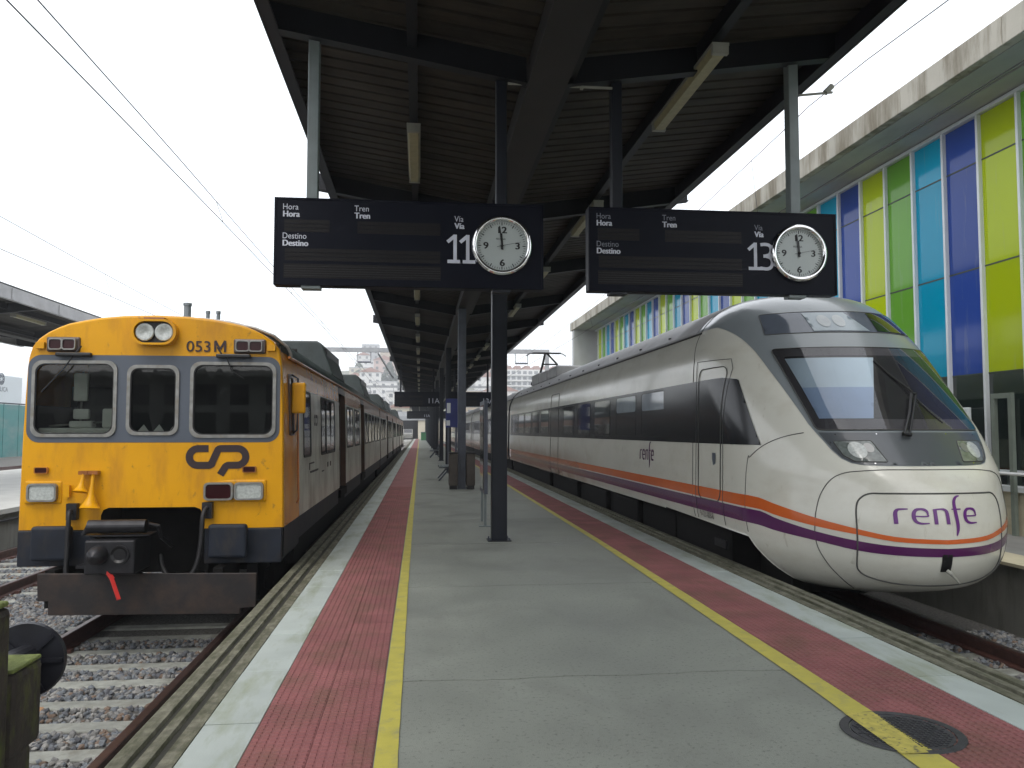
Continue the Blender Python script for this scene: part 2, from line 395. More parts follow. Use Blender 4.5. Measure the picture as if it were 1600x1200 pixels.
# red tactile tiles with raised studs
def tile_mesh(w, l, nx, ny):
    mb = MB(); mb.box(0, w-.002, 0, l-.003, -.03, 0); px = w/nx; py = l/ny
    for i in range(nx):
        for j in range(ny):
            x0 = i*px+.005; x1 = (i+1)*px-.006; y0 = j*py+.006; y1 = (j+1)*py-.006; b = .004
            V = [(x0,y0,0),(x1,y0,0),(x1,y1,0),(x0,y1,0),(x0+b,y0+b,.0055),(x1-b,y0+b,.0055),(x1-b,y1-b,.0055),(x0+b,y1-b,.0055)]
            mb.add(V, [(4,5,6,7),(0,1,5,4),(1,2,6,5),(2,3,7,6),(3,0,4,7)])
    return mb.build('tactile_tile', m_red)
ta = tile_mesh(.3225, .33, 7, 7); tb = tile_mesh(.3275, .33, 7, 7)
ta.parent = plat; ta.location = (-.86, .7, 0); tb.parent = plat; tb.location = (2.565, .7, 0)
y = 1.03
YT = 24.0
while y < YT:
    for src, xs in ((ta, (-.86, -.5365)), (tb, (2.565, 2.8945))):
        for x in xs:
            o = src.copy(); COL.objects.link(o); o.location = (x, y, random.uniform(-.0015, .0005))
    y += .333
m_redf = mat('red_tile_course', (.25, .095, .092), .75, nsc=2, amt=.2, bump=.004, bsc=40)
MB().box(-.86, -.2135, y, YF, -.03, .002).box(2.565, 3.222, y, YF, -.03, .002).build('tactile_course', m_redf, plat)
# floor slabs with irregular joints every 3.2 m
rngj = random.Random(5)
def jag(y):
    return [(-.2135+i*(2.565+.2135)/36, y+rngj.uniform(-.006, .006)+.012*math.sin(i*.5)) for i in range(37)]
js = [-2+.98+3.2*i for i in range(14)]
lines = [jag(yy) for yy in js]
for a, b in zip(lines[:-1], lines[1:]):
    V = []; n = len(a); g = .009
    for p in a: V.append((p[0], p[1]+g, 0))
    for p in b: V.append((p[0], p[1]-g, 0))
    for p in a: V.append((p[0], p[1]+g, -.03))
    for p in b: V.append((p[0], p[1]-g, -.03))
    Fc = []
    for i in range(n-1):
        Fc.append((i, i+1, n+i+1, n+i)); Fc.append((2*n+i, 2*n+i+1, i+1, i)); Fc.append((n+i, n+i+1, 3*n+i+1, 3*n+i))
    mk('floor_slab', V, Fc, m_floor, plat)
MB().box(-.2135, 2.565, js[-1], YF, -.03, 0).build('floor_slab', m_floor, plat)
MB().box(-1.4, 3.8, -1, 45, -.036, -.031).build('joint_bed', m_joint, plat)
# yellow lines (painted, slightly wavy edges)
def yline(pts):
    V = []; Fc = []; N = 260
    for i in range(N):
        t = i/(N-1); y = 1.5+(YF-1.5)*t**2.2
        for k in range(len(pts)-1):
            if y <= pts[k+1][0]: break
        a, b = pts[k], pts[k+1]; s = min(1, max(0, (y-a[0])/(b[0]-a[0])))
        x0 = a[1]+(b[1]-a[1])*s; x1 = a[2]+(b[2]-a[2])*s
        V += [(x0+rngj.uniform(-.0015, .0015), y, .0064), (x1+rngj.uniform(-.0015, .0015), y, .0064)]
    for i in range(N-1): Fc.append((2*i, 2*i+1, 2*i+3, 2*i+2))
    return mk('yellow_line', V, Fc, m_yel, plat)
yline([(0, -.213, -.085), (9, -.205, -.11), (YF, -.2, -.12)])
yline([(0, 2.36, 2.555), (3.7, 2.365, 2.557), (5, 2.43, 2.585), (8, 2.49, 2.615), (12, 2.55, 2.645), (20, 2.56, 2.65), (YF, 2.56, 2.65)])
# manhole cover
m_iron = mat('worn_cast_iron', (.045, .045, .05), .5, metal=.5, nsc=20, amt=.3, bump=.002, bsc=120)
mh = thing('manhole_cover', (2.56, 4.2, 0), 'round dark iron manhole cover crossed by the right yellow line', 'manhole cover')
def disc(c, r, z0, z1, n=48):
    return [(c[0]+r*math.cos(2*math.pi*k/n), c[1]+r*math.sin(2*math.pi*k/n)) for k in range(n)]
cc = (2.56, 4.2)
mb = MB(); mb.prism(disc(cc, .255, 0, 0), 'z', -.01, .006)
for i in range(-9, 10):
    for j in range(-9, 10):
        x = i*.026; y = j*.026
        if x*x+y*y < .235**2: mb.box(cc[0]+x-.008, cc[0]+x+.008, cc[1]+y-.0045 if (i+j) % 2 else cc[1]+y-.01, cc[1]+y+.0045 if (i+j) % 2 else cc[1]+y+.01, .006, .0095)
mb.build('lid', m_iron, mh)
n = 56; V = []
for r, z in ((.31, .0045), (.308, .0085), (.264, .0085), (.262, .001)):
    V += [(cc[0]+r*math.cos(2*math.pi*k/n), cc[1]+r*math.sin(2*math.pi*k/n), z) for k in range(n)]
mk('rim', V, [(a*n+k, a*n+(k+1) % n, (a+1)*n+(k+1) % n, (a+1)*n+k) for a in range(3) for k in range(n)], m_iron, mh)
m_yelw = mat('worn_yellow_paint_on_iron', (.5, .43, .08), .6, nsc=20, amt=.2, dirt=(.05, .05, .05), dsc=(30, 30, 30), dlo=.55, dhi=.66, dst=.9)
mk('paint_stripe', [(2.376, 3.905, .0105), (2.52, 3.905, .0105), (2.565, 4.495, .0105), (2.395, 4.495, .0105)], [(0, 1, 2, 3)], m_yelw, mh)

# ------------------------------------------------------------------ canopy builder
def canopy(name, label, x0, x1, xg0, xg1, ya, yb, ze, zc, beams, cols, colx, proj, steel, fasc, deckm, rails=()):
    th_ = thing(name, (colx, ya, 0), label, 'canopy')
    xm = (xg0+xg1)/2
    def zd(x): return zc+.3+(ze-zc)*(abs(x-xm)/((x1-xm) if x > xm else (xm-x0)))
    # corrugated deck
    V = []; Fc = []; ys = []
    y = ya
    while y < yb:
        ys += [(y, 0), (y+.195, 0), (y+.205, .045), (y+.24, .045)]
        y += .25
    xs = [x0, xm, x1]
    for yy, h in ys: V += [(x, yy, zd(x)+h) for x in xs]
    for j in range(len(ys)-1):
        for i in range(2): Fc.append((j*3+i, (j+1)*3+i, (j+1)*3+i+1, j*3+i+1))
    d = mk('roof_deck', V, Fc, deckm, th_)
    # upper skin
    V = [(x, yy, zd(x)+.1) for yy in (ya, yb) for x in xs]
    mk('roof_skin', V, [(0, 1, 4, 3), (1, 2, 5, 4)], fasc, th_)
    # fascia channels
    for xe, s in ((x0, 1), (x1, -1)):
        mb = MB(); mb.box(min(xe, xe+s*.02), max(xe, xe+s*.02), ya, yb, ze, ze+.36); mb.box(min(xe+s*.02, xe+s*.13), max(xe+s*.02, xe+s*.13), ya, yb, ze+.005, ze+.03)
        mb.build('edge_fascia', fasc, th_)
    # gutter box
    MB().box(xg0, xg1, ya+.01, yb-.01, zc-.03, zc+.2).build('gutter_box', m_gut, th_)
    MB().box(xg1+.005, xg1+.09, ya+.01, yb-.01, zc+.05, zc+.1).build('gutter_lip', steel, th_)
    for xr in rails:
        MB().box(xr-.05, xr+.05, ya+.01, yb-.01, zd(xr)-.17, zd(xr)-.004).build('lamp_rail', steel, th_)
    bt = .3
    for yy in beams:
        mb = MB()
        e = .2 if yy in proj else -.03
        for s, xe in ((-1, x0), (1, x1)):
            xa = xg0-.005 if s < 0 else xg1+.005
            za = zc; zb = ze+.03
            xend = xe+s*e
            def zl(x): return za+(zb-za)*(abs(x-xa)/abs(xe-xa))
            for (w, lo, hi) in ((.012, .0, .285), (.13, .0, .016)):
                P = [(xa, zl(xa)+lo), (xend, zl(xend)+lo), (xend, zl(xend)+hi), (xa, zl(xa)+hi)]
                if s > 0: P = P[::-1]
                mb.prism(P, 'y', yy-w/2, yy+w/2)
        mb.build('roof_beam', steel, th_)
    return th_
BY = [-3, 2.5, 8.0, 13.5, 19, 24.5, 30]+[35.5+5.5*i for i in range(25)]
can = canopy('platform_canopy', 'long dark steel canopy on a row of columns above the middle platform', -1.52, 4.36, 1.05, 1.44, -6, 168, 5.49, 5.08,
             BY, None, 1.16, (13.5, 30, 46.5, 63, 79.5, 96, 112.5), m_steel, m_steelp, m_deck, rails=(-.1, 2.87))  # near end is carried back unseen past the viewpoint for the window reflections
y = 12.12; k = 0
while y < 167:
    m = m_col if k == 0 else (m_colg if k == 1 else m_col)  # second column is greyer: its sky sheen is put into the colour
    mb = MB(); w = .112
    # H section: two flanges across the platform axis and a web
    mb.box(1.166-w, 1.166+w, y-.11, y-.094, 0, 5.05); mb.box(1.166-w, 1.166+w, y+.094, y+.11, 0, 5.05); mb.box(1.166-w+.002, 1.166-w+.014, y-.094, y+.094, 0, 5.05); mb.box(1.166+w-.014, 1.166+w-.002, y-.094, y+.094, 0, 5.05)
    if k: mb.box(1.166-.035, 1.166+.035, y-.122, y-.11, .02, 5.04)
    c = mb.build('column', m, can); bev(c, .006, 1)
    b = MB().box(1.166-.17, 1.166+.17, y-.16, y+.16, .0, .014).build('base_plate', m_colg if k else m_col, c)
    mb = MB()
    for dx in (-.14, .14):
        for dy in (-.135, .135): mb.tube([(1.166+dx, y+dy, .01), (1.166+dx, y+dy, .045)], .012, 6)
    mb.build('anchor_bolts', m_colg, c)
    y += 10.9; k += 1
ORD = ['first', 'second', 'third', 'fourth', 'fifth', 'sixth', 'seventh', 'eighth', 'ninth', 'tenth', 'eleventh', 'twelfth', 'thirteenth', 'fourteenth', 'fifteenth', 'sixteenth', 'seventeenth', 'eighteenth', 'nineteenth', 'twentieth',
       'twenty-first', 'twenty-second', 'twenty-third', 'twenty-fourth', 'twenty-fifth', 'twenty-sixth', 'twenty-seventh', 'twenty-eighth', 'twenty-ninth', 'thirtieth']
def lampmesh(L=2.1):
    a = MB().prism([(-.075, .0), (.075, .0), (.055, -.075), (-.055, -.075)], 'y', -L/2+.06, L/2-.06).build('diffuser', m_lamp)
    b = MB().box(-.085, .085, -L/2, L/2, .002, .03).box(-.08, .08, -L/2, -L/2+.055, -.08, 0).box(-.08, .08, L/2-.055, L/2, -.08, 0).build('housing', m_lampb)
    return a, b
la, lb = lampmesh()
first = True
for row, xr, y0, zz in (('left', -.1, 10.95, 5.34), ('right', 2.87, 8.5, 5.33)):
    for i in range(26):
        y = y0+5.45*i
        t = thing('strip_light', (xr, y, zz), f'unlit yellowed strip light under the canopy, {ORD[i]} from the camera in the {row} row', 'light', 'strip lights along the canopy')
        if first: a, b = la, lb; first = False
        else:
            a = la.copy(); b = lb.copy(); COL.objects.link(a); COL.objects.link(b)
        a.parent = t; b.parent = t; a.location = (0, 0, 0); b.location = (0, 0, 0)

# ------------------------------------------------------------------ clock departure boards
def board(x0, y, num, full, label, num_w=None):
    t = thing('departure_board', (x0+1.31, y, 2.99), label, 'departure board', 'departure boards hung from the canopy')
    W_, z0, z1 = 2.625, 3.005, 3.862
    o = MB().box(x0, x0+W_, y, y+.16, z0, z1).build('casing', m_board, t); bev(o, .012, 2)
    # slim frame lip
    o = MB().box(x0+.003, x0+.022, y-.008, y, z0+.003, z1-.003).box(x0+W_-.022, x0+W_-.003, y-.008, y, z0+.003, z1-.003).box(x0+.022, x0+W_-.022, y-.008, y, z1-.02, z1-.003).box(x0+.022, x0+W_-.022, y-.008, y, z0+.003, z0+.02).build('frame_lip', m_board, t)
    K = .006245
    def pt(px, py):  # photo-scaled layout on the panel -> panel metres
        return x0+(px-428)*K, z1-(py-308-(px-428)*.0242)*K*1.0
    # hangers
    for dx in ((.352, 2.205) if num.startswith('11') else (.308, 2.2)):
        h = MB().box(x0+dx-.053, x0+dx+.053, y+.02, y+.14, z1, 5.3+.4*abs(x0+dx-1.245)/3).build('hanger', m_hang if (num == '11' and dx < 1) or (num == '13' and dx > 1) else m_col, t); bev(h, .006, 1)
        MB().box(x0+dx-.09, x0+dx+.09, y+.01, y+.15, z0-.028, z0).build('hanger_foot', m_hang if (num == '11' and dx < 1) or (num == '13' and dx > 1) else m_col, h)
    fy_ = y-.001
    slots = [(443.6, 512, 343, 362, 0), (555, 684, 346, 365, 0), (445, 684, 388, 407, 0), (443.6, 685, 412, 434, 1)]
    for a, b, c, d, ribs in slots:
        X0, Z1 = pt(a, c+ (a-428)*0); X1, _ = pt(b, c); Z0 = Z1-(d-c)*K
        s = MB().box(X0, X1, y-.002, y+.003, Z0, Z1).build('display_slot', m_slot, t)
        if full:
            mb = MB()
            n = 6 if ribs else 3
            for i in range(1, n):
                zz = Z0+(Z1-Z0)*i/n; mb.box(X0+.005, X1-.005, y-.0045, y-.0021, zz-.002, zz+.002)
            mb.build('slot_ribs', m_slotb if ribs else m_board, s)
    def wf(px, py):
        X, Z = pt(px, py)
        return lambda u, v: (X+u, y-.003, Z+v)
    if full:
        for s, px, py, h in (('Hora', 440.6, 327.5, 9), ('Tren', 550, 330, 9), ('Destino', 440.6, 373, 9), ('Vía', 706, 345.8, 9)):
            text('lettering', s, .082, m_ltrd if num == '13' else m_ltr, t, wf(px, py), sx=.88)
            text('lettering', s, .082, m_ltr, t, wf(px, py+11.3), off=.009, sx=.93); text('lettering', s, .082, m_ltr, t, wf(px+.9, py+11.3), off=.009, sx=.93).location.y -= .0004
    X, Z = pt(692, 412)
    def digit(ch, X):
        H = .285
        w = .034
        if ch == '1': P = [[(0.0, H-.075), (.075, H-.01), (.075, H)], [(.075, H), (.075, .017)], [(.0, .017), (.15, .017)]]; 
        elif ch == '3': P = [curve_pts(q) for q in [[(.005, H-.02), (.06, H-.015), (.105, H-.03), (.118, H-.075), (.1, H-.12), (.06, H-.135), (.035, H-.137)], [(.06, H-.137), (.11, H-.155), (.13, H-.2), (.115, H-.25), (.07, H-.27), (.0, H-.262)]]]
        else: P = [[(0, 0), (.075, H)], [(.075, H), (.15, 0)], [(.03, .08), (.12, .08)]]
        for path in P:
            V, Fc = stroke(path, w); mk('track_number', [(X+v[0], y-.0035-.0004*(P.index(path)), Z+v[1]) for v in V], Fc, m_ltr, t)
    X1 = X+.02
    if not full:
        text('track_number', num, .42, m_ltr, t, lambda u, v: (x0+1.86+u, y-.004, 3.2+v))
    for ch in (num if full else ''):
        digit(ch, X1); X1 += .125 if ch == '1' else .14
    if full:
        cx, cz = x0+2.207, 3.435
        def ring(name, prof, m, parent, n=64, smooth=True):
            V = []
            for r, d in prof: V += [(cx+r*math.cos(2*math.pi*k/n), y-d, cz+r*math.sin(2*math.pi*k/n)) for k in range(n)]
            return mk(name, V, [(a*n+(k+1) % n, a*n+k, (a+1)*n+k, (a+1)*n+(k+1) % n) for a in range(len(prof)-1) for k in range(n)], m, parent, smooth)
        cb = ring('clock_bezel', [(.302, 0), (.303, .02), (.298, .04), (.285, .055), (.268, .058), (.252, .05), (.245, .03), (.244, .012)], m_chr, t)
        n = 64; mk('clock_face', [(cx+.25*math.cos(2*math.pi*k/n), y-.012, cz+.25*math.sin(2*math.pi*k/n)) for k in range(n)], [tuple(range(n))[::-1]], m_face, t)
        mb = MB()
        for k in range(60):
            a = R(6*k); r0 = .205 if k % 5 == 0 else .217; r1 = .237; w = .0045 if k % 5 == 0 else .0022
            d = Vector((math.sin(a), 0, math.cos(a))); s = Vector((math.cos(a), 0, -math.sin(a)))
            mb.obox(Vector((cx, y-.0135, cz))+d*(r0+r1)/2, s*w, Vector((0, .0008, 0)), d*(r1-r0)/2)
        mb.build('minute_marks', m_blk, t)
        for s, dx, dz in (('12', -.058, .128), ('3', .128, -.03), ('6', -.026, -.2), ('9', -.188, -.03)):
            text('clock_numeral', s, .092, m_blk, t, lambda u, v, dx=dx, dz=dz: (cx+dx+u, y-.0135, cz+dz+v), off=.016, sx=1.15); text('clock_numeral', s, .092, m_blk, t, lambda u, v, dx=dx, dz=dz: (cx+dx+u+.005, y-.0138, cz+dz+v), off=.016, sx=1.15)
        text('clock_lettering', 'FESTINA', .026, m_blk, t, lambda u, v: (cx-.06+u, y-.0135, cz+.06+v), off=.01)
        def hand(name, ang, L, w, back, dd):
            a = R(ang); d = Vector((math.sin(a), 0, math.cos(a))); s = Vector((math.cos(a), 0, -math.sin(a))); c = Vector((cx, y-dd, cz))
            V = [tuple(c+d*q+s*p+Vector((0, e, 0))) for e in (0, .002) for q, p in ((-back, -w), (-back, w), (L, w*.55), (L, -w*.55))]
            mk(name, V, [(0, 1, 2, 3), (7, 6, 5, 4), (0, 4, 5, 1), (1, 5, 6, 2), (2, 6, 7, 3), (3, 7, 4, 0)], m_blk, t)
        hand('hour_hand', -2, .125, .0125, .035, .02); hand('minute_hand', -7, .2, .009, .04, .024)
        hand('second_hand', 78, .19, .002, .05, .028)
        ring('hand_boss', [(.014, .018), (.014, .031), (.0, .031)], m_blk, t, n=16)
    return t
board(-1.41, 8.0, '11', True, 'dark blue departure board with chrome clock and the number 11, at left')
board(1.672, 8.0, '13', True, 'dark blue departure board with chrome clock and the number 13, at right')
board(-1.45, 47.0, '11A', False, 'small far departure board numbered 11A under the canopy')
board(1.672, 47.0, '13A', False, 'small far departure board numbered 13A under the canopy')
board(-1.45, 92.0, '11A', False, 'farthest dark board on the left, small under the end of the canopy')
board(1.672, 92.0, '13A', False, 'farthest dark board on the right, small under the end of the canopy')
# conduit pipes between the hangers
p = thing('conduit_pipe', (1.4, 8.05, 5.08), 'thin pale pipe running between the two departure board hangers', 'pipe')
mb = MB(); mb.tube([(.86, 8.02, 5.1), (1.93, 8.02, 5.1)], .014, 8); mb.build('pipe', m_lampb, p)
MB().box(1.17, 1.2, 8.0, 8.04, 5.075, 5.16).box(1.6, 1.63, 8.0, 8.04, 5.075, 5.16).build('pipe_clamps', m_lampb, p)
p = thing('conduit_pipe', (4.1, 8.05, 5.08), 'short pale pipe beside the rightmost board hanger at the canopy edge', 'pipe')
mb = MB(); mb.tube([(3.93, 8.02, 5.12), (4.3, 8.02, 5.17)], .014, 8).tube([(4.22, 8.02, 5.16), (4.3, 8.02, 5.24)], .03, 8); mb.build('pipe', m_lampb, p)

# ================================================================== yellow diesel train
m_cpy = mat('train_yellow_paint', (.66, .315, .001), .38, nsc=1.6, amt=.07, dirt=(.40, .17, .02), dsc=(5, 4, 1.3), dlo=.50, dhi=.74, dst=.65, stain=((.16, .09, .04), (9, 9, 7), .62, .74, .75), coat=.0, spec=.3)
m_cpo = mat('train_orange_paint', (.40, .13, .012), .3, nsc=1.6, amt=.2, dirt=(.11, .04, .02), dsc=(3, 2.2, 1.2), dlo=.45, dhi=.7, dst=.8, coat=.3)
m_cpc = mat('train_grimy_cream_paint', (.66, .66, .58), .28, nsc=1.5, amt=.1, dirt=(.2, .15, .11), dsc=(3, 1.8, 1), dlo=.42, dhi=.68, dst=.8, coat=.2)
m_cps = mat('cab_side_orange', (.72, .28, .008), .25, nsc=1.6, amt=.12, dirt=(.38, .12, .02), dsc=(3, 2.2, 1.2), dlo=.48, dhi=.72, dst=.6, coat=.3)
m_rfr2 = mat('pipe_grey', (.2, .22, .23), .5, metal=.3)
m_jamb = mat('door_jamb_brown', (.10, .05, .03), .45, nsc=3, amt=.25)
m_cpb = mat('train_rusty_brown_paint', (.05, .032, .025), .35, nsc=2, amt=.2, dirt=(.07, .04, .03), dsc=(3, 3, 1), dlo=.45, dhi=.7, dst=.8, coat=.2)
m_cpg = mat('train_band_grey', (.075, .09, .115), .45, nsc=2, amt=.1)
m_cpn = mat('train_navy_skirt', (.011, .015, .024), .55, spec=.3, nsc=4, amt=.25, dirt=(.05, .04, .03), dsc=(5, 5, 2), dlo=.5, dhi=.7, dst=.6)
m_cpr = mat('train_roof_grey_green', (.05, .065, .065), .5, nsc=3, amt=.2, dirt=(.03, .035, .03), dsc=(3, 1, 3), dlo=.45, dhi=.7, dst=.7)
m_alu = mat('weathered_aluminium', (.25, .25, .235), .42, metal=.5, nsc=12, amt=.2, dirt=(.2, .17, .13), dsc=(9, 9, 9), dlo=.5, dhi=.7, dst=.7)
m_rub = mat('black_rubber', (.008, .008, .009), .55)
m_und = mat('sooty_underframe', (.006, .0055, .005), .8, nsc=8, amt=.4, spec=.2)
m_plow = mat('rusty_black_plough', (.011, .009, .009), .55, nsc=5, amt=.4, dirt=(.05, .028, .018), dsc=(4, 4, 4), dlo=.45, dhi=.7, dst=.7)
m_logo = mat('dark_brown_print', (.022, .010, .012), .5)
m_lens = mat('headlamp_glass', (.42, .45, .43), .12, nsc=40, amt=.2, coat=.6)
m_lensr = mat('dark_red_lamp_glass', (.028, .004, .006), .2, spec=.25)
m_refl = mat('lamp_reflector', (.3, .3, .29), .3, metal=.5)
m_gdk = mat('dark_window_glass', (.012, .014, .016), .04, spec=.8, amt=.05, coat=.3)
m_glc = glass('clear_cab_glass', (.62, .66, .64))
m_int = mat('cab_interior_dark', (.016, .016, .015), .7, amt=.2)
m_desk = mat('cab_desk_grey', (.62, .62, .56), .6, amt=.2)
m_redp = mat('red_handle', (.5, .03, .025), .4)
m_steelg = mat('greasy_steel', (.024, .024, .027), .4, metal=.5, nsc=12, amt=.3)
CX = -3.0; CY = 9.7
HP = [(1.40, .1), (1.44, .16), (1.445, .5), (1.437, 1.0), (1.43, 1.5), (1.415, 2.0), (1.40, 2.35), (1.38, 2.5), (1.33, 2.62), (1.15, 2.75), (.95, 2.83), (.65, 2.89), (.35, 2.92), (0, 2.93)]
def mirror(h): return [(x, z) for x, z in h]+[(-x, z) for x, z in reversed(h[:-1])]
def hwid(z):
    for (a, b), (c, d) in zip(HP, HP[1:]):
        if b <= z <= d: return a+(c-a)*(z-b)/(d-b)
    return 1.4
def loft(name, rings, m, parent, smooth=False, cap0=False, cap1=False, mats=None, mfun=None, close=False):
    n = len(rings[0]); V = [p for r in rings for p in r]; Fc = []; M = []
    for j in range(len(rings)-1):
        for i in range(n if close else n-1):
            k = (i+1) % n
            Fc.append((j*n+i, (j+1)*n+i, (j+1)*n+k, j*n+k)); M.append(mfun(i) if mfun else 0)
    if cap0: Fc.append(tuple(range(n))); M.append(0)
    if cap1: Fc.append(tuple(range((len(rings)-1)*n+n-1, (len(rings)-1)*n-1, -1))); M.append(0)
    return mk(name, V, Fc, m, parent, smooth, mats, M if mats else None)
cp = thing('diesel_train', (CX, CY, -.68), 'yellow and grey diesel train numbered 053M standing on the left track', 'train', 'trains at the platforms')
FP = mirror(HP)
def ffy(x): return CY+.05*(x/1.4)**2
def ff(x, z, d=0.): return (CX+x, ffy(x)-d, z)
def fo(d): return lambda x, z: ff(x, z, d)
# front face with window openings and the coupler recess
half = [(1.425, .5), (1.41, 1.5), (1.38, 2.35), (1.36, 2.48), (1.31, 2.595), (1.14, 2.72), (.94, 2.80), (.64, 2.86), (.35, 2.89), (0, 2.90)]
notch = [(-.545, .5), (-.545, .66), (-.52, .72), (-.46, .745), (.47, .745), (.53, .72), (.56, .66), (.56, .5)]
outl = half+[(-x, z) for x, z in reversed(half[:-1])]+notch
WL = rrect(-1.335, -.405, 1.535, 2.40, .11); WC = rrect(-.297, .272, 1.556, 2.354, .1); WR = rrect(.392, 1.342, 1.526, 2.397, .11)
sh = lambda P, d: [((x-sum(p[0] for p in P)/len(P))*(1-d/((max(p[0] for p in P)-min(p[0] for p in P))/2))+sum(p[0] for p in P)/len(P), (z-sum(p[1] for p in P)/len(P))*(1-d/((max(p[1] for p in P)-min(p[1] for p in P))/2))+sum(p[1] for p in P)/len(P)) for x, z in P]
holes = [sh(w, .03) for w in (WL, WC, WR)]
patch('cab_front', outl, fo(0), m_cpy, cp, sp=.12, holes=holes, smooth=False)
patch('window_band', rrect(-1.385, 1.385, 1.475, 2.462, .14, 6), fo(.004), m_cpg, cp, sp=.12, holes=holes, smooth=False)
for w in (WL, WC, WR):
    fr = ringband('window_frame', w, sh(w, .036), fo(.004), m_alu, cp, proud=.022)
    g2 = sh(w, .036); ringband('rubber_seal', g2, sh(w, .048), fo(.004), m_rub, fr, proud=.014)
    patch('pane', g2, fo(-.01), m_glc, fr, sp=.2, smooth=False)
# rounded rim between face and body
rings = []
hin = [(1.425, .5)]+half[1:]
def resamp(P, n):
    L = [0]
    for a, b in zip(P, P[1:]): L.append(L[-1]+math.hypot(b[0]-a[0], b[1]-a[1]))
    out = []
    for k in range(n):
        t = L[-1]*k/(n-1); i = max(0, min(len(P)-2, next((j for j in range(len(L)-1) if L[j+1] >= t-1e-9), len(P)-2)))
        s = (t-L[i])/(L[i+1]-L[i]); out.append((P[i][0]+(P[i+1][0]-P[i][0])*s, P[i][1]+(P[i+1][1]-P[i][1])*s))
    return out
A = mirror(resamp(half, 30)); B = mirror(resamp([p for p in HP if p[1] >= .5], 30))
for k in range(6):
    a = R(90*k/5); s = math.sin(a); c = 1-math.cos(a)
    rings.append([(CX+p[0]+(q[0]-p[0])*s, ffy(p[0])+.05*c, p[1]+(q[1]-p[1])*s) for p, q in zip(A, B)])
rings.append([(CX+q[0], CY+.12, q[1]) for q in B])
loft('cab_rim', rings, m_cpy, cp, smooth=True)
rings = [[(CX+q[0], CY+.12, q[1]) for q in B], [(CX+q[0], CY+.66, q[1]) for q in B]]
loft('cab_shell', rings, m_cps, cp, smooth=True)
rings = [[(CX+q[0], yy, q[1]) for q in B if q[1] < 2.6 and q[0] > 0] for yy in (CY+.66, 11.0)]
loft('cab_side', rings, m_cps, cp, smooth=True)
rings = [[(CX+q[0], yy, q[1]) for q in B if q[1] < 2.6 and q[0] < 0] for yy in (CY+.66, 11.0)]
loft('cab_side', rings, m_cps, cp, smooth=True)
# lower skirt at the front
for xa, xb in ((-1.43, -.56), (.575, 1.43)):
    o = MB().box(CX+xa, CX+xb, CY+.02, CY+.12, .1, .497).build('front_skirt', m_cpn, cp); bev(o, .015, 2)
rs = [[(CX+s*x, yy, z) for x, z in ((1.40, .1), (1.44, .16), (1.445, .5))] for yy in (CY+.1, 11.0) for s in (1,)]
loft('side_skirt', rs, m_cpn, cp); rs = [[(CX-x, yy, z) for x, z in ((1.40, .1), (1.44, .16), (1.445, .5))] for yy in (CY+.1, 11.0)]
loft('side_skirt', rs, m_cpn, cp)
# recess behind the coupler
mb = MB(); mb.box(CX-.6, CX+.62, CY+.75, CY+.8, -.1, .9).box(CX-.6, CX-.575, CY+.06, CY+.75, -.1, .9).box(CX+.59, CX+.615, CY+.06, CY+.75, -.1, .9).box(CX-.575, CX+.59, CY+.06, CY+.75, .78, .9)
mb.build('coupler_recess', m_und, cp)
patch('recess_rim', [(-.545, .5)]+notch[1:-1]+[(.56, .5), (.585, .5), (.585, .67), (.55, .74), (.48, .77), (-.47, .77), (-.545, .745), (-.57, .67), (-.57, .5)], fo(.006), m_cpy, cp, sp=.1, smooth=False)
# cab interior
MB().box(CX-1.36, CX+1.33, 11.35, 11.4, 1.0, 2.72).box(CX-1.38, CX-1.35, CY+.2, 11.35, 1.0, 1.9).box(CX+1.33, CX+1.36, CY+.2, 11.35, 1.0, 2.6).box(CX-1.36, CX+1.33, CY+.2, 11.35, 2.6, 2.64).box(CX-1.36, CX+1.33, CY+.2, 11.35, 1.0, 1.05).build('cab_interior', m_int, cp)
o = MB().box(CX-1.3, CX-.42, CY+.12, CY+.5, 1.5, 1.64).box(CX-.62, CX-.42, CY+.15, CY+.35, 1.64, 1.86).box(CX-1.0, CX-.75, CY+.2, CY+.35, 1.64, 1.72).build('driver_desk', m_desk, cp); bev(o, .02, 2)
o = MB().box(CX-1.02, CX-.86, CY+.35, CY+.42, 1.95, 2.28).box(CX-1.0, CX-.82, CY+.3, CY+.36, 1.74, 1.86).build('desk_display', m_desk, cp); bev(o, .02, 2)
mb = MB(); mb.tube([(CX-1.25, CY+.3, 1.66), (CX-.5, CY+.25, 1.72)], .012, 6).tube([(CX-.95, CY+.4, 1.7), (CX-.93, CY+.4, 2.3)], .012, 6); mb.build('cab_handrail', m_alu, cp)
o = MB().box(CX-1.2, CX-.7, CY+.9, CY+1.02, 1.4, 2.15).build('driver_seat', m_blk, cp); bev(o, .05, 3)
for i in range(3):
    a = -.2+i*.17; MB().add([(CX+a, CY+.08, 1.6), (CX+a+.12, CY+.09, 1.6), (CX+a+.06, CY+.1, 1.68)], [(0, 1, 2)]).build('paper', m_desk, cp)
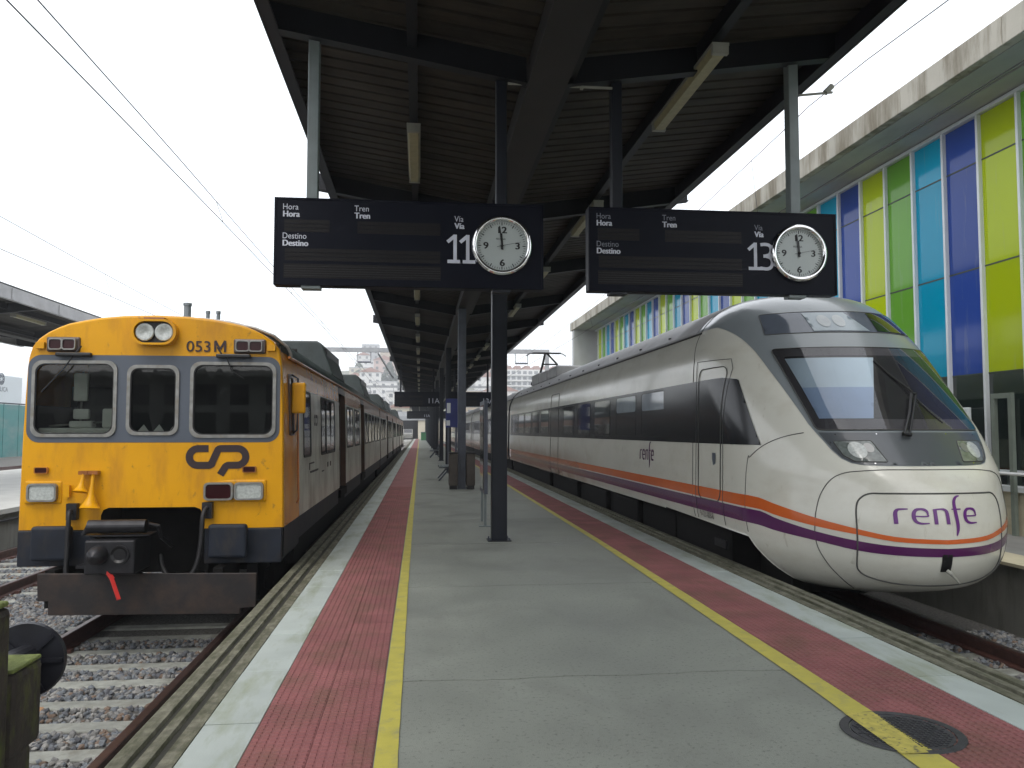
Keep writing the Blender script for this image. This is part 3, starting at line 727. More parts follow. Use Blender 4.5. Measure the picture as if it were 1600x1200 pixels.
# lamps
def lampbox(name, x, z, w, h, m, parent, proud=.03, m2=None, frame=m_alu):
    P = rrect(x-w/2, x+w/2, z-h/2, z+h/2, min(w, h)*.22)
    Q = [((px-x)*.86+x, (pz-z)*.8+z) for px, pz in P]
    o = ringband(name, P, Q, fo(.0), frame, parent, proud=proud); patch('lens', Q, fo(proud*.8), m, o, sp=.1, smooth=False); return o
o = bev(MB().box(CX-1.37, CX-.97, CY+.012, CY+.06, .79, 1.05).build('lamp_plinth', m_cpy, cp), .02, 2)
o = bev(MB().box(CX+.55, CX+1.25, CY+.012, CY+.06, .79, 1.05).build('lamp_plinth', m_cpy, cp), .02, 2)
for x, m in ((-1.17, m_lens), (.735, m_lensr), (1.065, m_lens)):
    lampbox('headlight', x, .92, .32, .2, m, cp, proud=.075)
for x in (-1.2, 1.06): lampbox('marker_lamp', x, 1.165, .15, .07, m_lensr, cp, proud=.035, frame=m_cpo)
for x in (-1.0, 1.04):
    for d in (-.073, .073): lampbox('corner_lamp', x+d, 2.58, .15, .13, m_lensr, cp, proud=.075)
    o = bev(MB().box(CX+x-.18, CX+x+.18, CY-.01, CY+.06, 2.495, 2.665).build('corner_lamp_housing', m_cpb, cp), .02, 2)
    s = -1 if x < 0 else 1
    MB().box(CX+x+s*.2, CX+x+s*.29, CY-.015, CY+.06, 2.53, 2.60).build('bracket', m_cpy, cp)
P = rrect(-.235, .255, 2.575, 2.865, .14, 6)
ringband('top_headlight_housing', P, [((a-.01)*.88+.01, (b-2.72)*.84+2.72) for a, b in P], fo(0), m_cpy, cp, proud=.13)
patch('lamp_backing', [((a-.01)*.9+.01, (b-2.72)*.86+2.72) for a, b in P], fo(.05), m_blk, cp, sp=.1, smooth=False)
MB().box(CX-.1, CX+.12, CY-.12, CY+.1, 2.86, 2.885).build('lamp_hood', m_cpo, cp)
for d in (-.095, .115):
    n = 24; V = []
    for r, yy in ((.1, .07), (.1, .10), (.088, .105), (.05, .085), (0.001, .075)):
        V += [(CX+d+r*math.cos(2*math.pi*k/n), CY-yy, 2.72+r*math.sin(2*math.pi*k/n)) for k in range(n)]
    mk('top_headlight', V, [(a*n+(k+1) % n, a*n+k, (a+1)*n+k, (a+1)*n+(k+1) % n) for a in range(4) for k in range(n)], m_lens, cp, True)
# horns
for x, z0, z1, r in ((-.715, 1.13, .93, .062), (-.61, 1.13, .75, .088)):
    N = 9; pts = []; rs = []
    for i in range(N):
        t = i/(N-1); pts.append((CX+x-.01*t, CY-.07-.05*t, z0+(z1-z0)*t)); rs.append(.02+r*(t**3.2))
    mb = MB(); mb.tube(pts, rs, 16); hn = mb.build('horn', m_cpy, cp, smooth=True)
    MB().box(CX+x-.05, CX+x+.05, CY-.09, CY, 1.12, 1.16).build('horn_bracket', m_cpo, hn)
MB().box(CX-.93, CX-.87, CY-.05, CY, .87, 1.0).build('step_bracket', m_cpy, cp)
# wipers
for x, s in ((-.87, -1), (.87, 1)):
    w = bev(MB().box(CX+x-.19, CX+x+.19, CY-.07, CY, 2.44, 2.485).build('wiper_motor_cover', m_blk, cp), .012, 2)
    mb = MB(); mb.tube([(CX+x+(.02 if s < 0 else -.08), CY-.06, 2.47), (CX+x+(-.1 if s < 0 else -.02), CY-.045, 2.3), (CX+x+(-.33 if s < 0 else .12), CY-.04, 2.04 if s < 0 else 2.2)], .007, 6)
    mb.tube([(CX+x+(.02 if s < 0 else -.12), CY-.05, 2.47), (CX+x+(.08 if s < 0 else -.18), CY-.04, 2.56)], .01, 6); mb.build('wiper_arm', m_blk, w)
# lettering and emblem
text('number_lettering', '053', .178, m_logo, cp, lambda u, v: ff(.335+u, 2.512+v, .009), off=.009, sx=1.05)
for pa in ([(0, 0), (0, .13)], [(0, .13), (.055, .03)], [(.055, .03), (.11, .13)], [(.11, .13), (.11, 0)]):
    V, Fc = stroke(dens(pa, .03, False), .024); mk('number_lettering', [ff(.655+v[0], 2.512+v[1], .009+.0005*pa[0][0]) for v in V], Fc, m_logo, cp)
def arcp(c, r, a0, a1, n=10): return [(c[0]+r*math.cos(R(a0+(a1-a0)*k/n)), c[1]+r*math.sin(R(a0+(a1-a0)*k/n))) for k in range(n+1)]
cpath = [(1088, 803), (1041, 803)]+arcp((1037, 846), 43, -90, -270, 12)[0:]+[(1085, 889)]+arcp((1088, 866), 23, 90, 50, 3)+arcp((1150, 826), 23, 230, 270, 3)+[(1228, 803)]+arcp((1230, 846), 43, -90, 90, 12)+[(1195, 889)]+arcp((1190, 912), 23, 270, 225, 3)+[(1148, 938)]
def emblem(parent, f, m):
    V, Fc = stroke(dens([(x, -y) for x, y in cpath], 14, False), 36)
    mk('emblem', [f((v[0]-1133), (v[1]+858)) for v in V], Fc, m, parent)
emblem(cp, lambda u, v: ff(.705+u*.00222, 1.282+v*.00222, .006), m_logo)
# buffers pads, coupler, hoses, plough
for xa, xb in ((-1.215, -.80), (.655, 1.075)):
    b = bev(MB().box(CX+xa, CX+xb, CY-.17, CY-.06, .185, .56).build('buffer', m_cpn, cp), .035, 3)
    MB().box(CX+xa+.08, CX+xb-.08, CY-.06, CY+.02, .26, .5).build('buffer_stem', m_und, b)
c = thing if False else None
ch = bev(MB().box(CX-.475, CX+.03, CY-.62, CY-.1, .1, .46).build('coupler_head', m_steelg, cp), .02, 2)
mb = MB(); n = 20
for i, (r, yy) in enumerate(((.1, .62), (.1, .66), (.085, .73), (.05, .78), (.005, .8))): mb.V += [(CX-.33+r*math.cos(2*math.pi*k/n), CY-yy, .31+r*math.sin(2*math.pi*k/n)) for k in range(n)]
mb.F = [(a*n+(k+1) % n, a*n+k, (a+1)*n+k, (a+1)*n+(k+1) % n) for a in range(4) for k in range(n)]; mb.M = [0]*len(mb.F)
mb.build('coupler_cone', m_steelg, ch, smooth=True)
mk('coupler_funnel', [(CX-.12+r*math.cos(2*math.pi*k/n), CY-yy, .31+r*math.sin(2*math.pi*k/n)) for r, yy in ((.1, .622), (.1, .64), (.085, .64), (.06, .622)) for k in range(n)], [(a*n+(k+1) % n, a*n+k, (a+1)*n+k, (a+1)*n+(k+1) % n) for a in range(3) for k in range(n)]+[tuple(3*n+k for k in range(n))[::-1]], m_blk, ch)
mb = MB(); mb.tube([(CX-.5, CY-.45, .585), (CX+.09, CY-.45, .585)], .072, 20); mb.build('coupler_roller', m_steelg, ch, smooth=False)
mb = MB(); mb.box(CX-.53, CX+.13, CY-.5, CY-.2, .485, .5).tube([(CX+.1, CY-.4, .6), (CX+.19, CY-.38, .58), (CX+.2, CY-.3, .45), (CX+.2, CY+.1, .3)], .022, 8).tube([(CX-.52, CY-.4, .6), (CX-.58, CY-.38, .5), (CX-.56, CY+.1, .4)], .02, 8).box(CX-.68, CX-.48, CY-.3, CY-.1, .12, .15)
mb.build('coupler_fittings', m_steelg, ch)
mb = MB(); mb.bar((CX-.2, CY-.63, .1), (CX-.07, CY-.75, -.13), .035, .02).bar((CX-.24, CY-.6, .13), (CX-.18, CY-.63, .06), .04, .03); mb.build('release_handle', m_redp, ch)
for pts in ([(-.83, -.1, .72), (-.82, -.16, .66), (-.82, -.18, .3), (-.81, -.2, 0), (-.72, -.22, -.12), (-.6, -.22, -.12), (-.52, -.2, .0), (-.5, -.1, .15)],
            [(.62, -.08, .74), (.6, -.16, .66), (.59, -.18, .4), (.55, -.2, .12), (.44, -.22, -.04), (.3, -.22, -.03), (.18, -.16, .1), (.12, -.05, .25)]):
    # smooth hose
    P = [Vector(p) for p in pts]; Q = []
    for i in range(len(P)-1):
        p0 = P[max(i-1, 0)]; p1 = P[i]; p2 = P[i+1]; p3 = P[min(i+2, len(P)-1)]
        for k in range(4):
            t = k/4; q = .5*((2*p1)+(p2-p0)*t+(2*p0-5*p1+4*p2-p3)*t*t+(3*p1-p0-3*p2+p3)*t**3); Q.append((CX+q.x, CY+q.y, q.z))
    mb = MB(); mb.tube(Q, .026, 10); h = mb.build('brake_hose', m_rub, cp, smooth=True)
    MB().box(CX+pts[0][0]-.055, CX+pts[0][0]+.055, CY-.08, CY+.0, .62, .8).build('hose_socket', m_steelg, h)
o = MB(); o.prism([(CX-1.07, .075), (CX-1.06, -.22), (CX-.95, -.22), (CX-.95, -.37), (CX+1.05, -.4), (CX+1.05, -.34), (CX+1.22, -.33), (CX+1.22, .04)][::-1], 'y', CY-.3, CY-.27)
o = o.build('plough', m_plow, cp); bev(o, .006, 1)
for dx in (-.95, .8): MB().box(CX+dx-.05, CX+dx+.05, CY-.27, CY+.6, -.3, .1).build('plough_bracket', m_und, cp)
# cars
def ring_at(y, lo, hi, inset=0, side=0):
    P = [p for p in FP if lo <= p[1] <= hi]
    return [(CX+x-(inset if x > 0 else -inset if x < 0 else 0), y, z) for x, z in P]
def side_strip(name, ya, yb, zs, m, inset=0, s=1, caps=False):
    rs = [[(CX+s*(hwid(z)-inset), y, z) for z in zs] for y in (ya, yb)]
    return loft(name, rs, m, cp)
def car(ya, yb, doors, wins, cab0, cab1, first=False):
    segs = []; y = ya
    for d0, d1 in doors: segs.append((y, d0, 0)); segs.append((d0, d1, 1)); y = d1
    segs.append((y, yb, 0))
    for (a, b, isd) in segs:
        for s in (1, -1):
            if isd:
                side_strip('door_leaf', a, b, (.45, 1.0, 1.5, 2.0, 2.35), m_cpb, .11, s)
                for yy in (a, b):
                    P = [(CX+s*hwid(z), yy, z) for z in (.45, 1, 1.5, 2, 2.35)]; Q = [(CX+s*(hwid(z)-.115), yy, z) for z in (.45, 1, 1.5, 2, 2.35)]
                    V = P+Q; mk('door_jamb', V, [(i, i+1, 5+i+1, 5+i) for i in range(4)], m_jamb, cp)
                side_strip('door_header', a, b, (2.35, 2.5, 2.6), m_jamb, 0, s)
                MB().box(min(CX+s*1.33, CX+s*1.47), max(CX+s*1.33, CX+s*1.47), a+.03, b-.03, .3, .45).build('door_step', m_und, cp)
                m = (a+b)/2
                for (u, v) in ((a+.12, m-.08), (m+.08, b-.12)):
                    P = rrect(u, v, 1.2, 2.15, .06, 3)
                    patch('door_pane', P, lambda yy, z, s=s: (CX+s*(hwid(z)-.104), yy, z), m_gdk, cp, sp=.5, smooth=False)
            else:
                side_strip('body_side', a, b, (.5, .75, 1.0, 1.5, 2.0, 2.17), m_cpc, 0, s)
                side_strip('cornice_band', a, b, (2.17, 2.35, 2.5, 2.6), m_cps if b < 24 else m_cpo, 0, s)
                side_strip('side_skirt', a, b, (.2, .5), m_cpn, .02, s)
    for (u, v, z0, z1) in wins:
        for s in ((1,) if v-u < 3 else (1,)):
            P = rrect(u, v, z0, z1, .07, 4); Q = rrect(u+.035, v-.035, z0+.035, z1-.035, .05, 4)
            fsd = lambda d: (lambda yy, z: (CX+hwid(z)+d, yy, z))
            fr = ringband('side_window', P, Q, fsd(0), m_rub, cp, proud=.012, axis=0, sgn=1); patch('side_pane', Q, fsd(.004), m_gdk, fr, sp=.6, smooth=False)
            if v-u > 1.2:
                m = (u+v)/2; MB().box(CX+hwid(1.7)-.01, CX+hwid(1.7)+.012, m-.02, m+.02, z0+.04, z1-.04).build('mullion', m_rub, fr)
    # roof
    RP = [(1.405, 2.5), (1.40, 2.56), (1.36, 2.64), (1.2, 2.77), (.97, 2.86), (.66, 2.93), (.35, 2.965), (0, 2.975)]
    loft('roof', [[(CX+x, y, z) for x, z in mirror(RP)] for y in (ya if not cab0 else 10.35, yb)], m_cpr, cp, smooth=True, cap0=True, cap1=True)
    for s in (1, -1):
        mb = MB(); mb.tube([(CX+s*1.41, ya if not cab0 else 10.2, 2.5), (CX+s*1.41, yb, 2.5)], .018, 6); mb.build('rain_gutter', m_cpo, cp)
    # end walls
    for yy in (ya+.002, yb-.002):
        if (cab0 and yy < ya+1) : continue
        P = [(CX+x, yy, z) for x, z in FP]; mk('end_wall', P, [tuple(range(len(P)))], m_cpb, cp)
    MB().box(CX-1.25, CX+1.25, ya+.9, yb, -.25, .3).build('underframe', m_und, cp)
def wl(a, b, st=1.75, w=1.3): 
    o = []; y = a
    while y+w < b: o.append((y, y+w, 1.24, 2.14)); y += st
    return o
car(11.0, 32.9, [(16.4, 17.8), (22.4, 23.8)], [(11.4, 12.15, 1.24, 2.16), (13.4, 14.05, 1.22, 2.15), (14.1, 15.5, 1.22, 2.15)]+wl(18.1, 22.2, 2.1, 1.6)+wl(24.0, 32.6), True, False)
car(33.35, 56.3, [(40, 41.4), (48, 49.4)], wl(33.8, 40)+wl(41.8, 48)+wl(49.8, 56), False, False)
car(56.75, 79.7, [(63, 64.4), (71, 72.4)], wl(57.2, 63)+wl(64.8, 71)+wl(72.8, 79), False, False)
MB().box(CX-1.1, CX+1.1, 32.9, 33.35, .1, 2.6).box(CX-1.1, CX+1.1, 56.3, 56.75, .1, 2.6).build('gangway_bellows', m_rub, cp)
# white flashing on the roof edge above the cab
mb = MB(); pts = [(CX+x, 10.34, z+.003) for x, z in mirror([(1.41, 2.5), (1.405, 2.56), (1.365, 2.64), (1.2, 2.775), (.97, 2.865), (.66, 2.935), (.35, 2.97), (0, 2.98)])]
mb.tube(pts, .02, 6); mb.build('roof_flashing', m_alu, cp)
# roof ventilator boxes
for (ya, yb) in ((16.0, 18.6), (25.4, 28.0), (38.5, 41.2), (47, 49.7), (66, 68.7)):
    pr = [(-1.34, 2.68), (1.34, 2.68), (1.12, 3.28), (1.02, 3.34), (-1.02, 3.34), (-1.12, 3.28)]
    o = MB().prism([(CX+a, b) for a, b in pr], 'y', ya, yb).build('roof_unit', m_cpr, cp); bev(o, .03, 2)
    MB().box(CX+1.135, CX+1.2, ya+.1, yb-.1, 2.98, 3.2).build('unit_grille', m_blk, o)
for x, y, z1, r in ((-.62, 13.2, 3.56, .055), (-.36, 13.4, 3.47, .03), (-.2, 13.4, 3.47, .03)):
    mb = MB(); mb.tube([(CX+x, y, 2.85), (CX+x, y, z1)], r, 12).tube([(CX+x, y, z1), (CX+x, y, z1+.04)], r*1.2, 12); mb.build('exhaust_pipe', m_rfr2, cp)
# mirror and rails on the cab side
m_ = bev(MB().box(CX+1.43, CX+1.6, 10.28, 10.34, 1.82, 2.2).build('side_mirror', m_cpy, cp), .028, 3)
mb = MB(); mb.tube([(CX+1.42, 10.35, 2.3), (CX+1.5, 10.33, 2.25), (CX+1.5, 10.33, 1.62), (CX+1.42, 10.36, 1.55)], .013, 6); mb.build('mirror_arm', m_rub, m_)
P = rrect(10.16, 10.5, 1.55, 2.3, .05, 3)
fr = ringband('cab_side_window', P, rrect(10.2, 10.46, 1.59, 2.26, .04, 3), lambda yy, z: (CX+hwid(z), yy, z), m_cpb, cp, proud=.02, axis=0, sgn=1)
patch('cab_side_pane', rrect(10.2, 10.46, 1.59, 2.26, .04, 3), lambda yy, z: (CX+hwid(z)+.004, yy, z), m_gdk, fr, sp=.5, smooth=False)
mb = MB(); mb.tube([(CX+1.47, 10.6, .7), (CX+1.49, 10.6, .75), (CX+1.46, 10.6, 2.2)], .014, 6); mb.build('handrail', m_cpo, cp)
emblem(cp, lambda u, v: (CX+hwid(1.85)+.005, 12.75+u*.0014, 1.75+v*.0014), m_logo)
mb = MB()
for y0, z0, w, h in ((12.0, 1.13, .5, .02), (12.0, 1.05, .03, .1), (12.1, 1.0, .9, .03), (14.3, 1.0, .12, .08), (14.7, 1.0, .12, .08), (13.5, .95, .3, .02)): mb.box(CX+1.433, CX+1.442, y0, y0+w, z0, z0+h)
mb.build('small_markings', m_logo, cp, kind=STUFF)
# bogies and wheels
def bogie(parent, cx, y, g=.83, m=m_und):
    b = MB().box(cx-1.12, cx-1.0, y-1.5, y+1.5, -.45, -.2).box(cx+1.0, cx+1.12, y-1.5, y+1.5, -.45, -.2).box(cx-1.0, cx+1.0, y-.2, y+.2, -.4, -.1).build('bogie', m, parent)
    for dy in (-1.1, 1.1):
        for s in (-1, 1):
            mb = MB(); mb.tube([(cx+s*(g-.05), y+dy, -.24), (cx+s*(g+.09), y+dy, -.24)], .43, 24); mb.build('wheel', m_steelg, b)
for y in (12.6, 29.5, 36.5, 53): bogie(cp, CX, y)

# ================================================================== white high-speed train
def interp(tab, z):
    if z <= tab[0][0]: return tab[0][1]
    if z >= tab[-1][0]: return tab[-1][1]
    n = len(tab)
    for i in range(n-1):
        if z <= tab[i+1][0]: break
    x0, y0 = tab[i]; x1, y1 = tab[i+1]; m = (y1-y0)/(x1-x0)
    ma = m if i == 0 else (y1-tab[i-1][1])/(x1-tab[i-1][0]); mb_ = m if i == n-2 else (tab[i+2][1]-y0)/(tab[i+2][0]-x0)
    t = (z-x0)/(x1-x0); h = x1-x0
    return (2*t**3-3*t*t+1)*y0+(t**3-2*t*t+t)*h*ma+(-2*t**3+3*t*t)*y1+(t**3-t*t)*h*mb_
TY = [(-.14, 8.45), (-.08, 8.2), (.0, 8.02), (.12, 7.89), (.3, 7.81), (.6, 7.80), (.9, 7.86), (1.1, 7.95), (1.28, 8.1), (1.61, 8.40), (2.1, 8.85), (2.6, 9.3), (2.82, 9.5), (3.12, 9.8), (3.3, 10.08), (3.42, 10.42), (3.5, 10.9), (3.55, 11.8)]
TW = [(-.14, .95), (-.08, 1.13), (.0, 1.23), (.12, 1.33), (.3, 1.42), (.6, 1.485), (.9, 1.49), (1.6, 1.475), (2.3, 1.46), (2.6, 1.44), (2.82, 1.385), (3.0, 1.29), (3.12, 1.2), (3.3, 1.0), (3.42, .78), (3.5, .52), (3.55, .0)]
TL = [(-.14, 1.1), (0, 1.5), (.3, 1.7), (1.0, 1.75), (1.6, 1.7), (2.6, 1.65), (3.12, 1.4), (3.55, .6)]
TP = [(-.14, 2.0), (.9, 2.0), (1.28, 2.6), (1.61, 3.0), (2.1, 2.8), (2.6, 2.4), (3.0, 2.1), (3.55, 2.0)]
NX = 5.3
def ny(x, z):
    w = interp(TW, z); t = min(1, abs(x)/max(w, 1e-4))
    return interp(TY, z)+interp(TL, z)*(1-math.sqrt(max(0, 1-t**interp(TP, z))))
def fn(off):
    def f(x, z):
        e = .01; dx = (ny(x+e, z)-ny(x-e, z))/(2*e); dz = (ny(x, z+e)-ny(x, z-e))/(2*e)
        n = Vector((dx, -1, dz)).normalized(); return (NX+x+n.x*off, ny(x, z)+n.y*off, z+n.z*off)
    return f
def sxw(y, z):
    w = interp(TW, z); c = 1-(y-interp(TY, z))/interp(TL, z)
    if c <= 0: return w
    return w*max(0, 1-min(1, c)**2)**(1/interp(TP, z))
def fs(off, s=-1):
    def f(y, z):
        e = .01; x = sxw(y, z); dy = (sxw(y+e, z)-sxw(y-e, z))/(2*e); dz = (sxw(y, z+e)-sxw(y, z-e))/(2*e)
        n = Vector((1, -dy, -dz)).normalized(); return (NX+s*(x+n.x*off), y+n.y*off, z+n.z*off)
    return f
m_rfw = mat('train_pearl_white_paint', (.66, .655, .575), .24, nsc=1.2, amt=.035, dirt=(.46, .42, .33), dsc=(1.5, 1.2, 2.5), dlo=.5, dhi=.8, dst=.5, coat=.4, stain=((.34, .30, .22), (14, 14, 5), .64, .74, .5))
m_rfg = mat('train_silver_grey_paint', (.20, .225, .235), .28, nsc=1.5, amt=.05, coat=.5)
m_rfr = mat('train_roof_cover_grey', (.34, .34, .345), .45, nsc=2, amt=.12, dirt=(.2, .19, .18), dsc=(2, .8, 2), dlo=.5, dhi=.75, dst=.6)
m_rfm = mat('train_mask_grey', (.07, .078, .085), .3, nsc=2, amt=.06, coat=.4)
m_rfo = mat('stripe_orange', (.62, .12, .02), .25, amt=.04, coat=.4)
m_rfp = mat('stripe_purple', (.09, .012, .09), .25, amt=.04, coat=.4)
m_rfl = mat('purple_lettering', (.13, .02, .19), .3, amt=.02)
m_band = mat('window_band_glass', (.010, .011, .014), .16, spec=.35, amt=.05)
m_pane = mat('pane_with_daylight_tone', (.30, .34, .38), .05, spec=.7, amt=.12, nsc=2, coat=.4)  # opaque; daylight seen through from the far side is in this pale colour
m_paned = mat('dim_window_pane', (.03, .032, .036), .05, spec=.8, amt=.25, coat=.4)
m_wsd = mat('windscreen_dark_inner', (.035, .035, .038), .25, amt=.1)
m_frit = mat('windscreen_border', (.11, .105, .115), .2, amt=.05)
m_skyrefl = mat('painted_sky_reflection', (.33, .43, .59), .5, amt=.04)
m_skyrefl_top = mat('painted_sky_reflection_top', (.52, .62, .70), .5, amt=.04)
m_wgl = glass('windscreen_glass', (.9, .92, .92))
m_seam = mat('panel_seam', (.07, .07, .065), .7)
# orange-brown tint, stronger towards the lower rear sides, broken up by noise
def rear_sill_tint(m):
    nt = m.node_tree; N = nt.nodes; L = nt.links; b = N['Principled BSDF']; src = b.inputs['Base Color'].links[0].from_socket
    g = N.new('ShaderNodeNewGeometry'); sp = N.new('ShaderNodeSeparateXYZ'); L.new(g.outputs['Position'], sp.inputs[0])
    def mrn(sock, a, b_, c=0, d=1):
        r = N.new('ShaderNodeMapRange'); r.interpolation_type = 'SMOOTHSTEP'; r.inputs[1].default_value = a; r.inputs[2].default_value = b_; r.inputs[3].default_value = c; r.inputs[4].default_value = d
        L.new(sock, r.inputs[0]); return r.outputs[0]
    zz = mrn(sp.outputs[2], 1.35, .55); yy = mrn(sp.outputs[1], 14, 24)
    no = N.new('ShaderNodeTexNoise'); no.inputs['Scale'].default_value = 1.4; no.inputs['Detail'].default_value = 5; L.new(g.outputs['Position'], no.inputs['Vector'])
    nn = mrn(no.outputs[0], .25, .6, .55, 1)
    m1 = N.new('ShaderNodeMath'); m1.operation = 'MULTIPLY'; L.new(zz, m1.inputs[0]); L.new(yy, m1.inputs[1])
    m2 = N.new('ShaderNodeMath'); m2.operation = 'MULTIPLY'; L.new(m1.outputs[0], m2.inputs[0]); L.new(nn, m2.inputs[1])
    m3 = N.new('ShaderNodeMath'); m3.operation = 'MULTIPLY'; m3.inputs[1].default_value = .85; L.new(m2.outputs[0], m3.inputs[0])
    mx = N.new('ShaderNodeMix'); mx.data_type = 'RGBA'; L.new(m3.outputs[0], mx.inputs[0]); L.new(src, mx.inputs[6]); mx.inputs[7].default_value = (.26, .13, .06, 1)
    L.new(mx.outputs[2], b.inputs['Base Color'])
rear_sill_tint(m_rfw); rear_sill_tint(m_rfo); rear_sill_tint(m_rfp)
rf = thing('high_speed_train', (NX, 7.8, -.68), 'sleek white high-speed train with orange and purple stripes on the right track', 'train', 'trains at the platforms')
ZL = [-.14, -.125, -.1, -.06, -.02]+[.03+.0475*i for i in range(8)]+[.42+(3.0-.42)*i/44 for i in range(45)]+[3.0+.42*i/16 for i in range(1, 17)]+[3.44, 3.46, 3.48, 3.5, 3.515, 3.53, 3.54, 3.546, 3.55]
ZL = sorted(set(round(z, 4) for z in ZL))
NT = 60; NS = 8; rings = []; YE = 12.6
def ycut(z): return 9.44-(.42-z)*.95
for z in ZL:
    w = interp(TW, z); y0 = interp(TY, z); l = interp(TL, z); p = interp(TP, z); hp = []
    tmax = math.pi/2; ye = YE
    if z < .42:
        ye = ycut(z); c = 1-(ye-y0)/l
        if c > 0: tmax = math.acos(min(1, max(-1, c)))
    for i in range(NT+1):
        th_ = tmax*(i/NT); hp.append((w*math.sin(th_)**(2/p) if th_ > 0 else 0, y0+l*(1-math.cos(th_))))
    xe, yl = hp[-1]
    for i in range(1, NS+1): hp.append((xe, yl+(max(ye, yl)-yl)*i/NS))
    rings.append([(NX-x, y, z) for x, y in reversed(hp)]+[(NX+x, y, z) for x, y in hp[1:]])
def rm(j): return 0
n = len(rings[0]); V = [q for r in rings for q in r]; Fc = []
for j in range(len(rings)-1):
    for i in range(n-1): Fc.append((j*n+i, j*n+i+1, (j+1)*n+i+1, (j+1)*n+i))
Fc.append(tuple(range(n-1, -1, -1)))
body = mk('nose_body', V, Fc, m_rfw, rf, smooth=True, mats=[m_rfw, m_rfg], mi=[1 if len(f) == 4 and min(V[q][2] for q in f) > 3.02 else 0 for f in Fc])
def sym(P): return P+[(-x, z) for x, z in reversed(P)]
# grey mask over the front and roof
mk_l = [(0, 1.235), (.2, 1.235), (.45, 1.237), (.66, 1.243), (.76, 1.262), (.83, 1.31), (.885, 1.4), (.955, 1.58), (.985, 1.68), (1.01, 1.855), (1.045, 2.09), (1.085, 2.34), (1.12, 2.6), (1.165, 2.80), (1.2, 2.91), (1.232, 3.0), (1.24, 3.045), (1.12, 3.12)]
top = [(.99, 3.2), (.8, 3.33), (.6, 3.41), (.38, 3.46), (.15, 3.485), (0, 3.487)]
half_m = mk_l+top
patch('grey_mask', half_m+[(-x, z) for x, z in reversed(half_m[1:-1])], fn(.003), m_rfg, rf, sp=.05)
low = [(0, 1.24), (.45, 1.243), (.655, 1.249), (.75, 1.268), (.82, 1.315), (.872, 1.4), (.925, 1.55), (.935, 1.585), (0, 1.585)]
patch('lower_mask', low+[(-x, z) for x, z in reversed(low[1:-1])], fn(.006), m_rfm, rf, sp=.05)
WS = rpoly([(-.94, 1.61), (.94, 1.61), (.99, 2.605), (-.99, 2.605)], .05)
patch('windscreen_border', WS, fn(.007), m_frit, rf, sp=.06)
patch('windscreen_interior', rpoly([(-.875, 1.73), (.875, 1.73), (.915, 2.5), (-.915, 2.5)], .04), fn(.009), m_wsd, rf, sp=.06)
patch('sky_reflection_patch', [(-.875, 1.735), (-.34, 1.735), (-.14, 2.1), (-.89, 2.1)], fn(.0115), m_skyrefl, rf, sp=.06)  # pale blue patches: the sky's reflection painted under the glass
patch('sky_reflection_patch', [(-.89, 2.1), (-.14, 2.1), (.055, 2.47), (-.91, 2.47)], fn(.0115), m_skyrefl_top, rf, sp=.06)
patch('windscreen', WS, fn(.016), m_wgl, rf, sp=.06)
def seam(name, pts, f, r=.006, close=False, m=m_seam, sp=.04):
    P = dens(pts, sp, close); Q = [f(*p) for p in P]
    if close: Q.append(Q[0])
    mb = MB(); mb.tube(Q, r, 6, caps=not close); return mb.build(name, m, rf, smooth=True)
seam('windscreen_seal', WS, fn(.012), .007, True)
ST = rpoly([(-.895, 3.115), (.895, 3.115), (.965, 2.815), (-.965, 2.815)], .02)
patch('lamp_strip', ST, fn(.006), m_frit if False else mat('lamp_strip_glass', (.085, .1, .125), .08, coat=.5), rf, sp=.05)
patch('lamp_window', [(-.49, 3.09), (.0, 3.09), (.22, 2.83), (-.47, 2.83)], fn(.014), mat('lamp_window_pale', (.26, .31, .34), .15, coat=.5), rf, sp=.05)
patch('dark_glass_end', [(.33, 3.1), (.86, 3.1), (.93, 2.83), (.33, 2.83)], fn(.014), m_gdk, rf, sp=.05)
for x in (-.3, -.12):
    P = [(x+.075*math.cos(2*math.pi*k/20), 2.965+.085*math.sin(2*math.pi*k/20)) for k in range(20)]; patch('roof_lamp', P, fn(.019), mat('roof_lamp_lens', (.34, .37, .38), .1, coat=.5), rf, sp=.05)
seam('strip_seal', ST, fn(.006), .005, True)
LW = [(.845, 1.49), (.49, 1.497), (.42, 1.275), (.72, 1.278), (.80, 1.34)]
m_lw = mat('lower_lamp_cover', (.14, .16, .15), .1, coat=.6, nsc=18, amt=.3)
for s in (-1, 1):
    P = rpoly([(s*x, z) for x, z in LW], .02); 
    if s > 0: P = P[::-1]
    patch('headlight', P, fn(.010), m_lw, rf, sp=.04); seam('headlight_seal', P, fn(.008), .006, True)
    c = (s*.66, 1.395)
    C = [(c[0]+.085*math.cos(2*math.pi*k/24)*s, c[1]+.085*math.sin(2*math.pi*k/24)) for k in range(24)]
    patch('headlamp_lens', C if s < 0 else C[::-1], fn(.014), m_lens, rf, sp=.04)
    C2 = [(s*.545+.05*math.cos(2*math.pi*k/20), 1.42+.05*math.sin(2*math.pi*k/20)) for k in range(20)]
    patch('tail_lens', C2, fn(.013), m_refl, rf, sp=.04)
for x, z in ((-.8, 1.56), (-.4, 1.565), (0, 1.57), (.4, 1.565), (.8, 1.56), (-.55, 1.258), (0, 1.255), (.55, 1.258), (-.87, 1.47), (.87, 1.47)):
    q = fn(.012)(x, z); mb = MB(); mb.tube([q, fn(.006)(x, z)], .008, 8); mb.build('mask_screw', m_chr, rf)
